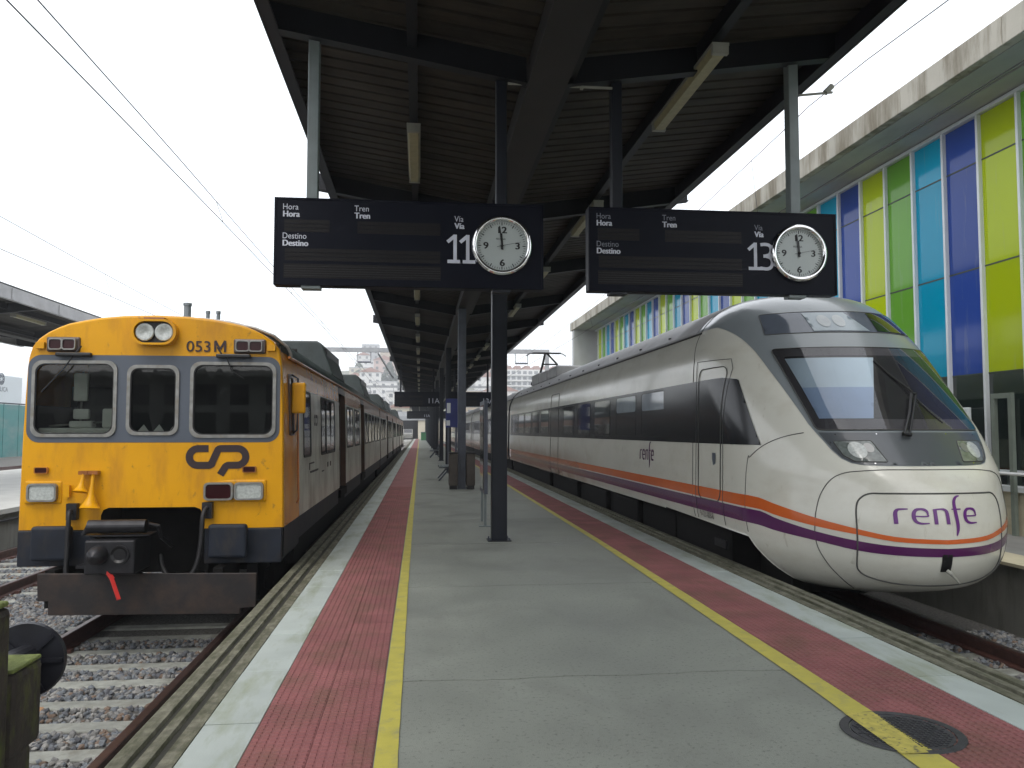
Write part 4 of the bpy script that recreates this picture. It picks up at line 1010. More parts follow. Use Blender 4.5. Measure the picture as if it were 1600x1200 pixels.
# wiper
mb = MB()
def bw(a, b, r): mb.tube([a, b], r, 8)
a = fn(.05)(-.12, 1.54); b = fn(.07)(.22, 1.98); c = fn(.04)(.03, 2.4)
mb.tube([a, ((a[0]+b[0])/2+.01, (a[1]+b[1])/2-.01, (a[2]+b[2])/2), b], .016, 8)
a2 = (a[0]+.055, a[1], a[2]-.01); b2 = (b[0]+.05, b[1], b[2]-.01); mb.tube([a2, b2], .014, 8); mb.tube([b, b2], .02, 8); mb.tube([(a[0]-.02, a[1], a[2]), (a2[0]+.02, a2[1], a2[2])], .022, 8)
wp = mb.build('wiper', m_blk, rf)
mb = MB(); mb.tube([fn(.05)(.26, 2.02), fn(.025)(.12, 2.25), fn(.022)(.03, 2.42)], .011, 6).tube([fn(.03)(.27, 1.97), fn(.02)(.36, 1.8), fn(.02)(.44, 1.68)], .007, 6); mb.build('wiper_blade', m_blk, wp)
# cowl, coupler cover and seams
cw = [(0, 1.2), (.45, 1.2), (.7, 1.185), (.85, 1.16), (.96, 1.09), (1.04, .95), (1.087, .78), (1.105, .63), (1.1, .46), (1.055, .31), (.95, .15), (.8, .01), (.66, -.08)]
seam('cowl_seam', curve_pts([(-x, z) for x, z in reversed(cw[1:])]+cw), fn(.001), .0055)
pn = [(0, .965), (.55, .962), (.68, .955), (.755, .905), (.79, .83), (.802, .7), (.8, .45), (.79, .24), (.75, .15), (.65, .09), (.45, .04), (.2, .018), (0, .015)]
seam('coupler_cover_seam', curve_pts(pn+[(-x, z) for x, z in reversed(pn[1:-1])], True), fn(.001), .009, True)
for s in (-1, 1):
    P = [(9.36, .42), (9.36, 1.24), (9.32, 1.3), (9.14, 1.43), (8.92, 1.53), (8.72, 1.585)]
    Q = [fs(.001, s)(*q) for q in curve_pts(P)]; mb = MB(); mb.tube(Q, .0055, 6); mb.build('cowl_side_seam', m_seam, rf, smooth=True)
    Q = [fs(.001, s)(11.2, z) for z in [.42+i*.05 for i in range(60)]]+[fn(0)(0, 3.55)]
    Q = [(NX+s*(interp(TW, z)+.001), 11.2+(.0 if z < 2.6 else (z-2.6)*.35), z) for z in [.42+i*.05 for i in range(63)]]
    mb = MB(); mb.tube(Q, .006, 6); mb.build('cab_seam', m_seam, rf, smooth=True)
    dr = rrect(10.12, 10.95, .70, 2.44, .14, 6); Q = [fs(.009, s)(*q) for q in dens(dr, .06)]; Q.append(Q[0]); mb = MB(); mb.tube(Q, .0065, 6, caps=False); d_ = mb.build('cab_door_seam', m_seam, rf, smooth=True)
    dr = [(10.04, .42), (10.04, 2.4), (10.13, 2.53), (11.05, 2.56), (11.05, .42)]; Q = [fs(.008, s)(*q) for q in dens(dr, .06, False)]; mb = MB(); mb.tube(Q, .004, 6); mb.build('door_frame_seam', m_seam, d_, smooth=True)
    hd = [(10.3, 1.18), (10.3, 1.32), (10.42, 1.32), (10.42, 1.24), (10.38, 1.16)]; patch('door_handle', hd, fs(.008, s), m_cpg, d_, sp=.2, smooth=False, flip=s < 0)
# notch with towing eye
patch('towing_notch', rrect(-.06, .05, .18, .36, .01, 2), fn(.006), m_blk, rf, sp=.05, smooth=False)
mb = MB(); a = fn(.02)(0, .2); mb.tube([a, (a[0]+.02, a[1]-.03, a[2]-.02), (a[0]+.11, a[1]-.03, a[2]-.12)], [.022, .02, .01], 8); mb.build('towing_eye', m_lampb, rf)
# stripes: height as a function of distance round the nose
def stripes(tab_t, tab_b, name, m):
    # tab: (|x| on the nose, z)
    xs = [0, .1, .2, .3, .4, .5, .6, .7, .8, .9, 1.0, 1.1, 1.18, 1.25, 1.31, 1.36, 1.4, 1.425]
    V = []; row = []
    def it(tab, x): return interp(tab, x)
    P = []
    for x in xs: P.append((fn(.006), x, it(tab_t, x), it(tab_b, x)))
    L = [];
    for s in (-1, 1):
        pass
    left = []
    for x in xs:
        zt, zb = it(tab_t, x), it(tab_b, x); left.append([fn(.006)(-x, zb+(zt-zb)*k/3) for k in range(4)])
    ysd = [9.3+.15*i for i in range(9)]+[11+i for i in range(25)]
    zt, zb = it(tab_t, 1.45), it(tab_b, 1.45); y_last = left[-1][0][1]
    for y in ysd:
        if y > y_last+.03: left.append([fs(.006)(y, zb+(zt-zb)*k/3) for k in range(4)])
    left = [r for r in left if r[0][1] <= 35.0]+[[fs(.006)(35.0, zb+(zt-zb)*k/3) for k in range(4)]]
    right = [[(2*NX-a, b, c) for a, b, c in r] for r in left[1:]]
    rows = list(reversed(left))+right; n = len(rows)
    V = [p for r in rows for p in r]
    return mk(name, V, [(i*4+k, (i+1)*4+k, (i+1)*4+k+1, i*4+k+1) for i in range(n-1) for k in range(3)], m, rf, smooth=True)
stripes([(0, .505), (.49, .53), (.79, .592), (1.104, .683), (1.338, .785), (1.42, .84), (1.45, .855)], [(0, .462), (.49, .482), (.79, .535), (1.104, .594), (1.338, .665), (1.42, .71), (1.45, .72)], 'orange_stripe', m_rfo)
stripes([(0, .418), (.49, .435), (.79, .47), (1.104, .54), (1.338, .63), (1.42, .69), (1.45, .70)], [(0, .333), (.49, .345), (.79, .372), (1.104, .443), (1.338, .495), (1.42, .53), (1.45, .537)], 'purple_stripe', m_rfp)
# operator lettering drawn as calligraphic strokes (unit height 1 = x-height)
def lettering(f, s, parent, m, name='lettering', bold=1.0):
    G = []
    e = lambda x0: [[(x0+.08, .5, .10), (x0+.95, .5, .10), (x0+1.0, .62, .12), (x0+.97, .82, .18), (x0+.82, .95, .2), (x0+.55, 1.0, .15), (x0+.25, .94, .2), (x0+.09, .74, .26), (x0+.05, .5, .28), (x0+.09, .26, .26), (x0+.25, .08, .2), (x0+.55, .0, .14), (x0+1.05, .02, .08)]]
    G += [[(0+.13, -.05, .27), (.13, .6, .27), (.2, .85, .22), (.4, .97, .14), (.95, 1.0, .08)]]
    G += e(1.22)
    G += [[(2.75, -.05, .27), (2.75, .95, .27)], [(2.62, .95, .1), (3.2, 1.0, .12), (3.5, .93, .2), (3.62, .7, .27), (3.64, -.05, .27)]]
    G += [[(4.86, 1.9, .05), (4.6, 1.85, .14), (4.38, 1.65, .22), (4.28, 1.3, .26), (4.3, .7, .28), (4.35, 0, .28), (4.33, -.45, .24), (4.22, -.85, .08)], [(4.0, .98, .07), (4.75, .98, .1)]]
    G += e(5.0)
    for path in G:
        path = [(x, z, w) for x, z, w in path]
        # subdivide for smoothness
        Q = []
        for i in range(len(path)-1):
            for k in range(4):
                t = k/4; p0 = path[max(i-1, 0)]; p1 = path[i]; p2 = path[i+1]; p3 = path[min(i+2, len(path)-1)]
                Q.append(tuple(.5*((2*p1[c])+(p2[c]-p0[c])*t+(2*p0[c]-5*p1[c]+4*p2[c]-p3[c])*t*t+(3*p1[c]-p0[c]-3*p2[c]+p3[c])*t**3) if c < 2 else p1[c]+(p2[c]-p1[c])*t for c in range(3)))
        Q.append(path[-1]); V, Fc = stroke([(a, b, c*bold) for a, b, c in Q], .2)
        mk(name, [f(v[0]*s, v[1]*s) for v in V], Fc, m, parent)
lettering(lambda u, v: fn(.005)(-.50+u, .668+v), .143, rf, m_rfl)
lettering(lambda u, v: fs(.005)(13.98-u*.9, 1.13+v), .155, rf, m_rfp, bold=1.35)
text('number_lettering', '9-121-003-8', .12, m_blk, rf, lambda u, v: fs(.005)(10.95-u, .45+v), sx=.85)
# window band, panes, doors of the first car
bp = [(9.16, 1.44), (9.86, 2.235), (9.9, 2.255), (10.2, 2.29), (34.6, 2.29), (34.6, 1.44)]
for s in (-1, 1):
    bq = [(9.16, 1.44), (9.86, 2.235), (9.9, 2.255), (10.2, 2.29), (12.6, 2.29), (12.6, 1.44)]
    patch('window_band', bq, fs(.008, s), m_band, rf, sp=.045, flip=s < 0)
    patch('window_band', [(12.6, 1.44), (12.6, 2.29), (34.6, 2.29), (34.6, 1.44)], fs(.005, s), m_band, rf, sp=.3, flip=s < 0)
for i, (u, v) in enumerate([(12.4, 13.88), (14.3, 15.72)]+[(16.3+1.95*k, 17.75+1.95*k) for k in range(3)]+[(24.3+1.95*k, 25.8+1.95*k) for k in range(5)]):
    lo = 1.95 if i < 2 else 1.55
    P = rrect(u, v, lo, 2.235, .06, 4); q = patch('window_pane', P, fs(.007), m_pane if i < 2 else m_paned, rf, sp=.3, flip=True)
    P = dens(rrect(u-.03, v+.03, 1.52, 2.25, .08, 4), .1); Q = [fs(.004)(*p) for p in P]; Q.append(Q[0]); mb = MB(); mb.tube(Q, .004, 4, caps=False); mb.build('pane_seal', m_rub, q)
for (u, v) in ((22.5, 23.85),):
    Q = [fs(.004)(*q) for q in dens(rrect(u, v, .42, 2.66, .1, 5), .1)]; Q.append(Q[0]); mb = MB(); mb.tube(Q, .009, 6, caps=False); mb.build('passenger_door_seam', m_seam, rf)
# tail part of the first car, then the other cars
SP_ = [(interp(TW, z), z) for z in [.40, .5, .7, .9, 1.2, 1.6, 2.0, 2.3, 2.45, 2.6, 2.7, 2.8, 2.9, 3.0]]
TPf = [(1.30, 3.0), (1.315, 3.02), (1.27, 3.06), (1.17, 3.16), (1.0, 3.32), (.78, 3.44), (.52, 3.52), (.25, 3.56), (0, 3.57)]
def rcar(ya, yb, name='car_body'):
    for s in (-1, 1):
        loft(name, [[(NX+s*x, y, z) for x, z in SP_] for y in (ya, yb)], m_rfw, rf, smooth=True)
        mb = MB(); mb.tube([(NX+s*1.3, ya, 2.995), (NX+s*1.3, yb, 2.995)], .016, 6); mb.build('roof_seam', m_blk, rf)
    loft('roof_cover', [[(NX+x, y, z) for x, z in mirror(TPf)] for y in (ya, yb)], m_rfr, rf, smooth=True)
    for yy in (ya, yb):
        P = [(NX+x, yy, z) for x, z in mirror(SP_+[(.8, 3.42), (0, 3.55)])]; mk('car_end', P, [tuple(range(len(P)))], m_rub, rf)
    MB().box(NX-1.3, NX+1.3, ya, yb, -.35, .44).build('underframe', m_und, rf)
loft('roof_cover', [[(NX+x*k, y, z) for x, z in mirror(TPf)] for y, k in ((11.55, 1), (12.6, 1))], m_rfr, rf, smooth=True, cap0=True)
mb = MB(); mb.tube([(NX-1.3, 11.3, 2.995), (NX-1.3, 12.6, 2.995)], .016, 6); mb.build('roof_seam', m_blk, rf)
rcar(12.6, 35.0)
MB().box(NX-1.28, NX+1.28, 10.3, 12.6, -.3, .44).box(NX-.9, NX+.9, 9.4, 10.3, -.3, .3).build('underframe', m_und, rf)
bolts = MB()
for i in range(12): bolts.box(NX-1.24, NX-1.2, 13+i*1.8, 13.06+i*1.8, 3.1, 3.13)
bolts.build('roof_bolts', m_blk, rf)
for ya, yb in ((35.6, 61.0), (61.6, 87.0), (87.6, 113)):
    rcar(ya, yb)
    for z0, z1, m, nm in ((.72, .855, m_rfo, 'orange_stripe'), (.537, .70, m_rfp, 'purple_stripe'), (1.44, 2.29, m_band, 'window_band')):
        for s in (-1, 1):
            g = .3 if nm == 'window_band' else 0
            V = [(NX+s*(interp(TW, z0)+.004), y, z0) for y in (ya+g, yb-g)]+[(NX+s*(interp(TW, z1)+.004), y, z1) for y in (yb-g, ya+g)]
            mk(nm, V, [(0, 1, 2, 3) if s > 0 else (3, 2, 1, 0)], m, rf)
    y = ya+2.5
    while y < yb-3:
        patch('window_pane', rrect(y, y+1.5, 1.55, 2.235, .06, 3), lambda yy, z: (NX-interp(TW, z)-.007, yy, z), m_paned, rf, sp=.6, flip=True, smooth=False); y += 2.0
    Q = dens(rrect(yb-2.3, yb-1.1, .42, 2.66, .1, 4), .3); Q = [(NX-interp(TW, z)-.003, y, z) for y, z in Q]; Q.append(Q[0]); mb = MB(); mb.tube(Q, .012, 5, caps=False); mb.build('passenger_door_seam', m_seam, rf)
for y in (35.0, 61.0, 87.0):
    MB().box(NX-1.25, NX+1.25, y+.01, y+.59, .1, 3.1).build('gangway_bellows', m_rub, rf)
for y in (12.2, 31.5, 38.5, 58): bogie(rf, NX, y)
# under-sill equipment boxes of the first car
for (a, b) in ((14.5, 16.3), (17.0, 19.5), (20.2, 21.6), (24.5, 27.0)):
    o = MB().box(NX-1.4, NX-1.1, a, b, -.3, .36).build('underfloor_box', m_und, rf); bev(o, .03, 2)
MB().box(NX-1.405, NX-1.38, 10.2, 10.6, .1, .2).build('step', m_steelg, rf)
# pantograph
pg = MB().box(NX-.6, NX+.6, 33.0, 34.6, 3.55, 3.68).build('pantograph', m_und, rf)
mb = MB(); mb.tube([(NX-.35, 34.3, 3.68), (NX-.3, 33.2, 4.35), (NX-.05, 34.2, 4.88)], .05, 8).tube([(NX+.35, 34.3, 3.68), (NX+.3, 33.2, 4.35), (NX+.05, 34.2, 4.88)], .045, 8).tube([(NX-.3, 33.2, 4.35), (NX+.3, 33.2, 4.35)], .03, 8)
mb.tube([(NX-.6, 34.0, 4.9), (NX+.6, 34.0, 4.9)], .02, 8).tube([(NX-.6, 34.35, 4.9), (NX+.6, 34.35, 4.9)], .02, 8)
mb.tube([(NX-.85, 34.2, 4.78), (NX-.7, 34.2, 4.88), (NX-.5, 34.2, 4.91), (NX+.5, 34.2, 4.91), (NX+.7, 34.2, 4.88), (NX+.85, 34.2, 4.78)], .02, 8); mb.build('pantograph_arms', m_und, pg)
mb = MB()
for x in (-.5, .5):
    for y in (33.1, 34.5): mb.tube([(NX+x, y, 3.5), (NX+x, y, 3.56), (NX+x, y, 3.62)], [.05, .09, .05], 10)
mb.build('insulators', m_cpb, pg)
for (ya, yb, h) in ((26.0, 27.6, .16), (28.0, 29.6, .16), (30, 31.8, .2)):
    o = MB().box(NX-.95, NX+.95, ya, yb, 3.35, 3.57+h).build('roof_equipment', m_rfr, rf); bev(o, .06, 3)

# ================================================================== right platform and station building
m_conc = mat('stained_concrete', (.42, .40, .34), .8, nsc=1.2, amt=.12, bump=.004, bsc=30, dirt=(.15, .125, .08), dsc=(2.2, 2.2, .35), dlo=.44, dhi=.62, dst=.85)
m_soff = mat('soffit_concrete', (.36, .37, .35), .8, nsc=.8, amt=.1, bump=.002, dirt=(.22, .21, .18), dsc=(1.5, .4, 1), dlo=.5, dhi=.7, dst=.5)
m_mull = mat('white_mullion', (.68, .72, .74), .4, amt=.04)
m_trans = mat('dark_transom', (.03, .045, .03), .5)
def panelmat(name, c):
    return mat(name, c, .09, nsc=.6, amt=.05, coat=0, spec=.22, rnd=.12, dirt=(.3, .32, .28), dsc=(1, 5, .5), dlo=.6, dhi=.8, dst=.35)
PC = {'yellow-green': panelmat('panel_yellow_green', (.42, .53, .006)), 'blue': panelmat('panel_blue', (.025, .065, .30)),
      'cyan': panelmat('panel_cyan', (.0, .31, .50)), 'green': panelmat('panel_green', (.14, .37, .04))}
m_low = mat('lower_dark_glazing', (.012, .02, .018), .05, spec=.7, coat=.4)
rp = tag(bpy.data.objects.new('side_platform', None), kind='structure'); COL.objects.link(rp)
MB().box(7.2, 40, -4, 120, -.93, -.04).build('side_platform_base', m_wall, rp)
m_cream = mat('cream_plinth', (.50, .46, .33), .7, nsc=2, amt=.12, dirt=(.28, .24, .16), dsc=(1.5, 1.5, 5), dlo=.5, dhi=.7, dst=.5)
m_strip = mat('grey_platform_strip', (.2, .2, .19), .7, nsc=3, amt=.15)
MB().box(7.15, 7.75, -4, 120, -.039, .0).build('platform_edge_strip', m_cream, rp)
MB().box(7.752, 9.2, -4, 120, -.039, -.004).build('platform_surface', m_strip, rp)
bd = thing('station_building', (9.3, 4, 0), 'long station building with a concrete roof edge and yellow-green, blue, cyan and green glass panels', 'building')
BX = 9.3; YB0, YB1 = 3.0, 43.6
MB().box(BX-.12, BX+.3, YB0, YB1-1.0, -.04, .66).build('plinth', m_cream, bd)
MB().box(BX-.16, BX+.06, YB0, YB1-1.0, .66, .74).build('sill', m_mull, bd)
zr = [.74, 2.56, 4.34, 6.13, 6.9]
cyc = ['yellow-green', 'blue', 'cyan', 'green']
pitch = .921; y = 11.594-9*pitch; i = -9; pm = {}
def boxmesh(key, w, h, m):
    if key not in pm:
        o = MB().box(0, .04, .025, w-.025, .012, h-.012).build('glass_panel', m, bd); pm[key] = o; return o, True
    o = pm[key].copy(); COL.objects.link(o); return o, False
while y+pitch < YB1-.9:
    c = cyc[i % 4]
    for r in range(4):
        m = m_low if r == 0 else PC[c]
        o, new = boxmesh((c if r else 'low', r), pitch, zr[r+1]-zr[r], m)
        o.location = (BX-bd.location.x, y-bd.location.y, zr[r]-bd.location.z) if not new else o.location
        if new:
            # vertices were made relative to the building; move mesh by location
            o.data.transform(Matrix.Translation(bd.location)); o.location = (BX-bd.location.x, y-bd.location.y, zr[r]-bd.location.z)
        if r == 0: o.name = 'lower_pane'
    y += pitch; i += 1
y = 11.594-9*pitch; m0 = None
while y < YB1-.9:
    if m0 is None:
        m0 = MB().box(-.07, .02, -.028, .028, 0, 6.16).build('mullion', m_mull); m0.parent = bd; bev(m0, .006, 1)
    else: m0 = m0.copy(); COL.objects.link(m0)
    m0.location = (BX-bd.location.x, y-bd.location.y, .74); y += pitch
for z in zr[1:4]:
    MB().box(BX-.006, BX+.05, YB0, YB1-1, z-.013, z+.013).build('transom', m_trans, bd)
MB().box(BX-.01, BX+.06, YB0, YB1-1, .955, .99).build('lower_rail', m_mull, bd)
MB().box(BX-.075, BX+.06, YB0, YB1-1, 6.9, 6.96).build('head_frame', m_mull, bd)
MB().box(BX+.3, BX+8, YB0, YB1, 6.97, 7.3).build('roof_slab', m_soff, bd)
MB().box(8.8, BX+.3, YB0, YB1, 6.98, 7.2).build('inner_soffit', m_soff, bd)
MB().box(8.24, 8.78, YB0, YB1, 7.0, 7.2).build('outer_soffit', m_soff, bd)
# fascia cast in lengths
y = YB0; 
while y < YB1-.1:
    y2 = min(y+2.45, YB1); o = MB().box(8.07, 8.24, y+.006, y2-.006, 7.005, 7.43).build('fascia_block', m_conc, bd); bev(o, .008, 1); y = y2
MB().box(8.24, BX+8, YB0, YB1, 7.3, 7.4).build('roof_top', m_soff, bd)
m_pier = mat('pale_concrete_pier', (.42, .43, .43), .8, nsc=1, amt=.1, bump=.003)
MB().box(8.12, BX+.25, YB1-.85, YB1-.35, -.04, 6.98).build('end_pier', m_pier, bd)
MB().box(BX+.26, BX+8, YB1-.8, YB1-.4, -.04, 6.96).build('end_wall', m_pier, bd)
# room behind the lower glazing
MB().box(BX+.31, BX+3, YB0, YB1-1, -.03, .02).build('room_floor', m_strip, bd)
MB().box(BX+.05, BX+.08, YB0, YB1-1, .75, 6.9).build('panel_backing', m_blk, bd)
rl = thing('platform_railing', (8.9, 9.5, 0), 'thin white rail standing in front of the dark glazing at the right edge', 'railing')
mb = MB(); mb.tube([(9.0, 8.2, .95), (9.0, 12.6, .95)], .025, 8); mb.build('top_rail', m_white, rl)
for yy in (8.3, 10.4, 12.5):
    mb = MB(); mb.tube([(9.0, yy, -.004), (9.0, yy, .95)], .022, 8); mb.build('rail_post', m_white, rl)
nb = thing('notice_case', (9.1, 12.3, 0), 'pale framed notice case in front of the dark lower glazing', 'notice case')
bev(MB().box(9.1, 9.16, 12.75, 13.5, 1.2, 2.0).build('case_frame', m_mull, nb), .01, 1); MB().box(9.09, 9.099, 12.81, 13.44, 1.25, 1.95).build('notice_sheet', mat('pale_green_sheet', (.3, .38, .36), .5, nsc=9, amt=.25), nb)
for yy in (12.9, 13.35): MB().box(9.11, 9.15, yy-.02, yy+.02, -.004, 1.2).build('case_leg', m_mull, nb)
m_dfr = mat('door_frame_green_grey', (.17, .2, .17), .4)
dp = thing('glass_door_frame', (9.1, 11.9, 0), 'slim pale green door frame in front of the lower glazing near the train nose', 'door frame')
MB().box(9.08, 9.14, 11.72, 11.8, -.004, 2.2).build('jamb', m_dfr, dp); MB().box(9.08, 9.14, 12.1, 12.18, -.004, 2.2).build('jamb', m_dfr, dp); MB().box(9.08, 9.14, 11.8, 12.1, 2.12, 2.2).build('lintel', m_dfr, dp)

# ================================================================== left platform, its canopy, hoarding and hall
lp = tag(bpy.data.objects.new('far_platform', None), kind='structure'); COL.objects.link(lp)
MB().box(-17, -8.62, 2, 150, -.93, -.1).build('far_platform_wall', m_wall, lp)
MB().box(-17, -8.5, 2, 150, -.099, 0).build('far_platform_top', m_wallp, lp)
mb = MB(); mb.tube([(-8.55, 4, -.24), (-8.55, 60, -.24)], .03, 8); c = mb.build('wall_cable', m_rub, lp)
lc = canopy('far_canopy', 'grey-edged station canopy over the far left platform behind the yellow train', -17.2, -11.3, -14.4, -14.0, 1, 37.5, 5.25, 4.95,
            [4+5.5*i for i in range(7)], None, -14.2, (), m_steel, m_rfr, m_deck, rails=(-12.4, -15.6))
y = 6
while y < 37:
    MB().box(-14.3, -14.1, y-.1, y+.1, 0, 5).build('column', m_col, lc); y += 9.5
MB().box(-11.325, -11.305, 1.2, 37.4, 5.3, 5.5).build('edge_web', m_rfr, lc)
for i in range(12): MB().box(-11.292, -11.28, 3+i*3, 3.15+i*3, 5.27, 5.58).build('splice_plate', m_rfr, lc)
for i, y in enumerate((27.5, 33)):
    t = thing('strip_light', (-12.4, y, 5.0), f'unlit strip light under the far left canopy, {ORD[i]} of two', 'light')
    a = la.copy(); b = lb.copy(); COL.objects.link(a); COL.objects.link(b); a.parent = t; b.parent = t; a.location = (0, 0, .18); b.location = (0, 0, .18)
m_teal = mat('teal_hoarding', (.035, .21, .20), .5, nsc=.6, amt=.12, dirt=(.2, .26, .25), dsc=(.4, .4, .8), dlo=.45, dhi=.65, dst=.5)
m_hallw = mat('added_building_wall', (.22, .23, .22), .8, nsc=.5, amt=.15)
m_hall = mat('white_hall_wall', (.62, .66, .68), .5, nsc=.2, amt=.05)
hd = thing('hoarding', (-40, 60, -.9), 'teal sheet-metal hoarding beyond the far left platform', 'hoarding')
y = 30
while y < 130:
    MB().box(-40, -39.9, y+.03, y+2.97, -.9, 4.2).build('hoarding_panel', m_teal, hd); MB().box(-39.9, -39.85, y-.05, y+.05, -.9, 4.25).build('hoarding_post', m_teal, hd); y += 3
MB().box(-40.05, -39.84, 30, 130, 4.26, 4.38).build('capping_rail', m_cpn, hd)
hl = thing('exhibition_hall', (-52, 75, -.9), 'low white hall with a round flower emblem and dark lettering behind the teal hoarding', 'building')
V = []; K = 14
for y in (60.0, 114.0): V += [(-52-14*(1-math.cos(k/K*math.pi)), y, 8.6+1.3*math.sin(k/K*math.pi)) for k in range(K+1)]+[(-80, y, -.9), (-52, y, -.9)]
nn = K+3; o = mk('hall_shell', V, [(k, (k+1) % nn, (k+1) % nn+nn, k+nn) for k in range(nn)]+[tuple(range(nn))[::-1], tuple(range(nn, 2*nn))], m_hall, hl)
text('hall_lettering', 'ELLICA', .85, m_cpg, hl, lambda u, v: (-51.97, 107.4+u, 6.6+v), sx=1.1)
ey, ez = 108.6, 8.15
for k in range(9):
    a = 2*math.pi*k/9; mb = MB(); mb.prism([(ey+.22*math.cos(a), ez+.22*math.sin(a)), (ey+.58*math.cos(a-.22), ez+.58*math.sin(a-.22)), (ey+.58*math.cos(a+.22), ez+.58*math.sin(a+.22))], 'x', -51.98, -51.94); mb.build('emblem_petal', m_cpg, hl)
mb = MB()
for k in range(40):
    a0, a1 = 2*math.pi*k/40, 2*math.pi*(k+1)/40
    mb.prism([(ey+r_*math.cos(a), ez+r_*math.sin(a)) for r_, a in ((.62, a0), (.74, a0), (.74, a1), (.62, a1))], 'x', -51.98, -51.94)
mb.build('emblem_ring', m_cpg, hl)
# yard track lines between platform and hoarding
for i, x in enumerate((-20.5, -22.1, -25.4, -27)):
    MB().box(x-.04, x+.04, 20, 200, -.939, -.72).build('yard_rail', m_rail, tracks[0] if tracks else None, kind='structure')
MB().box(-38, -17.5, 5, 200, -.939, -.9).build('yard_ground', m_ball, kind='structure')

# ================================================================== unseen building and floor added behind the viewpoint for window reflections
cq = tag(bpy.data.objects.new('added_concourse', None), kind='structure'); COL.objects.link(cq)
MB().box(-20, 24, -26, -4.2, -.93, -.002).build('added_concourse_floor', m_floor, cq)
MB().box(-1.49, 3.87, -4.19, .19, -.93, -.002).build('added_platform_floor', m_floor, cq)
tb_ = thing('added_reflected_building', (2, -30, 0), 'low grey building added out of view for the train windows to reflect', 'building')
MB().box(-34, 30, -34, -26.05, -.9, 4.5).build('wall', m_hallw, tb_)
MB().box(-35, 31, -35, -25.4, 4.5, 4.8).build('roof', m_soff, tb_)
for i in range(20):
    x = -32+i*3.1
    MB().box(x, x+2.2, -26.04, -25.98, .9 if i % 4 else 0, 2.6).build('window', m_gdk, tb_); MB().box(x, x+2.2, -26.04, -25.98, 3.0, 4.1).build('window', m_gdk, tb_)

# ================================================================== buffer stop at the end of the left track
m_tim = mat('mossy_timber', (.035, .028, .022), .85, nsc=9, amt=.35, bump=.006, bsc=40, dirt=(.10, .12, .02), dsc=(9, 9, 3), dlo=.5, dhi=.68, dst=.8)
m_mosst = mat('moss_cap', (.14, .17, .045), .9, nsc=20, amt=.3, bump=.01, bsc=60)
bs = thing('buffer_stop', (-1.85, 3.9, -.87), 'mossy timber buffer stop with a round black buffer plate at the lower left', 'buffer stop')
bev(MB().box(-1.98, -1.715, 3.6, 3.75, -.86, .86).build('timber_post', m_tim, bs), .03, 2)
bev(MB().box(-1.97, -1.725, 3.61, 3.74, .86, .885).build('moss_cap', m_mosst, bs), .01, 2)
bev(MB().box(-3.9, -1.71, 3.76, 4.05, .20, .565).build('timber_beam', m_tim, bs), .03, 2)
bev(MB().box(-2.2, -1.715, 3.77, 4.04, .565, .583).build('moss_cap', m_mosst, bs), .008, 2)
bev(MB().box(-2.0, -1.73, 3.8, 4.0, -.86, .2).build('timber_post', m_tim, bs), .02, 2)
n = 40; cx, cz, ry = -1.9, .485, 4.3
V = []
for r, yy in ((.178, ry), (.183, ry+.02), (.173, ry+.045), (0.001, ry+.06)): V += [(cx+r*math.cos(2*math.pi*k/n), yy, cz+r*math.sin(2*math.pi*k/n)) for k in range(n)]
V += [(cx+.001*math.cos(2*math.pi*k/n), ry-.0, cz+.001*math.sin(2*math.pi*k/n)) for k in range(n)]
m_buf = mat('black_buffer_paint', (.012, .013, .018), .4, nsc=12, amt=.3, bump=.001)
mk('buffer_plate', V, [(a*n+k, a*n+(k+1) % n, (a+1)*n+(k+1) % n, (a+1)*n+k) for a in range(3) for k in range(n)]+[(k, 4*n+k, 4*n+(k+1) % n, (k+1) % n) for k in range(n)], m_buf, bs, smooth=False)
mb = MB(); mb.tube([(cx, 4.05, cz), (cx, 4.3, cz)], [.09, .075], 20); mb.build('buffer_stem', m_buf, bs)
for a in (0, 45, 135, 180, 250, 300):
    mb = MB(); d = Vector((math.cos(R(a)), 0, math.sin(R(a)))); mb.bar(Vector((cx, ry-.012, cz))+d*.07, Vector((cx, ry-.006, cz))+d*.17, .012, .02); mb.build('stiffening_rib', m_buf, bs)

# ================================================================== platform furniture
tt = thing('information_panel', (1.02, 14.2, 0), 'narrow glass information panel seen edge-on just behind the nearest column', 'information panel')
MB().box(1.075, 1.135, 13.75, 14.75, .55, 2.12).build('panel_frame', m_colg, tt); MB().box(1.066, 1.073, 13.85, 14.65, .62, 2.05).build('panel_glass', m_gdk, tt)
for yy in (13.9, 14.6): MB().box(1.085, 1.125, yy-.03, yy+.03, .012, .55).build('panel_leg', m_hang, tt)
MB().box(1.0, 1.2, 13.82, 13.98, 0, .012).build('foot_plate', m_hang, tt)
m_bin = mat('brown_bin_panel', (.075, .062, .05), .5, nsc=6, amt=.2)
for x, side in ((.93, 'left'), (1.41, 'right')):
    b = thing('litter_bin', (x, 22.95, 0), f'brown litter bin on the {side} side of the second column', 'bin')
    bev(MB().box(x-.12, x+.12, 22.75, 23.2, .1, .98).build('bin_body', m_bin, b), .02, 2); MB().box(x-.1, x+.1, 22.78, 23.17, .0, .1).build('bin_base', m_blk, b)
    MB().box(x-.125, x+.125, 22.74, 23.21, .98, 1.02).build('bin_lid', m_blk, b)
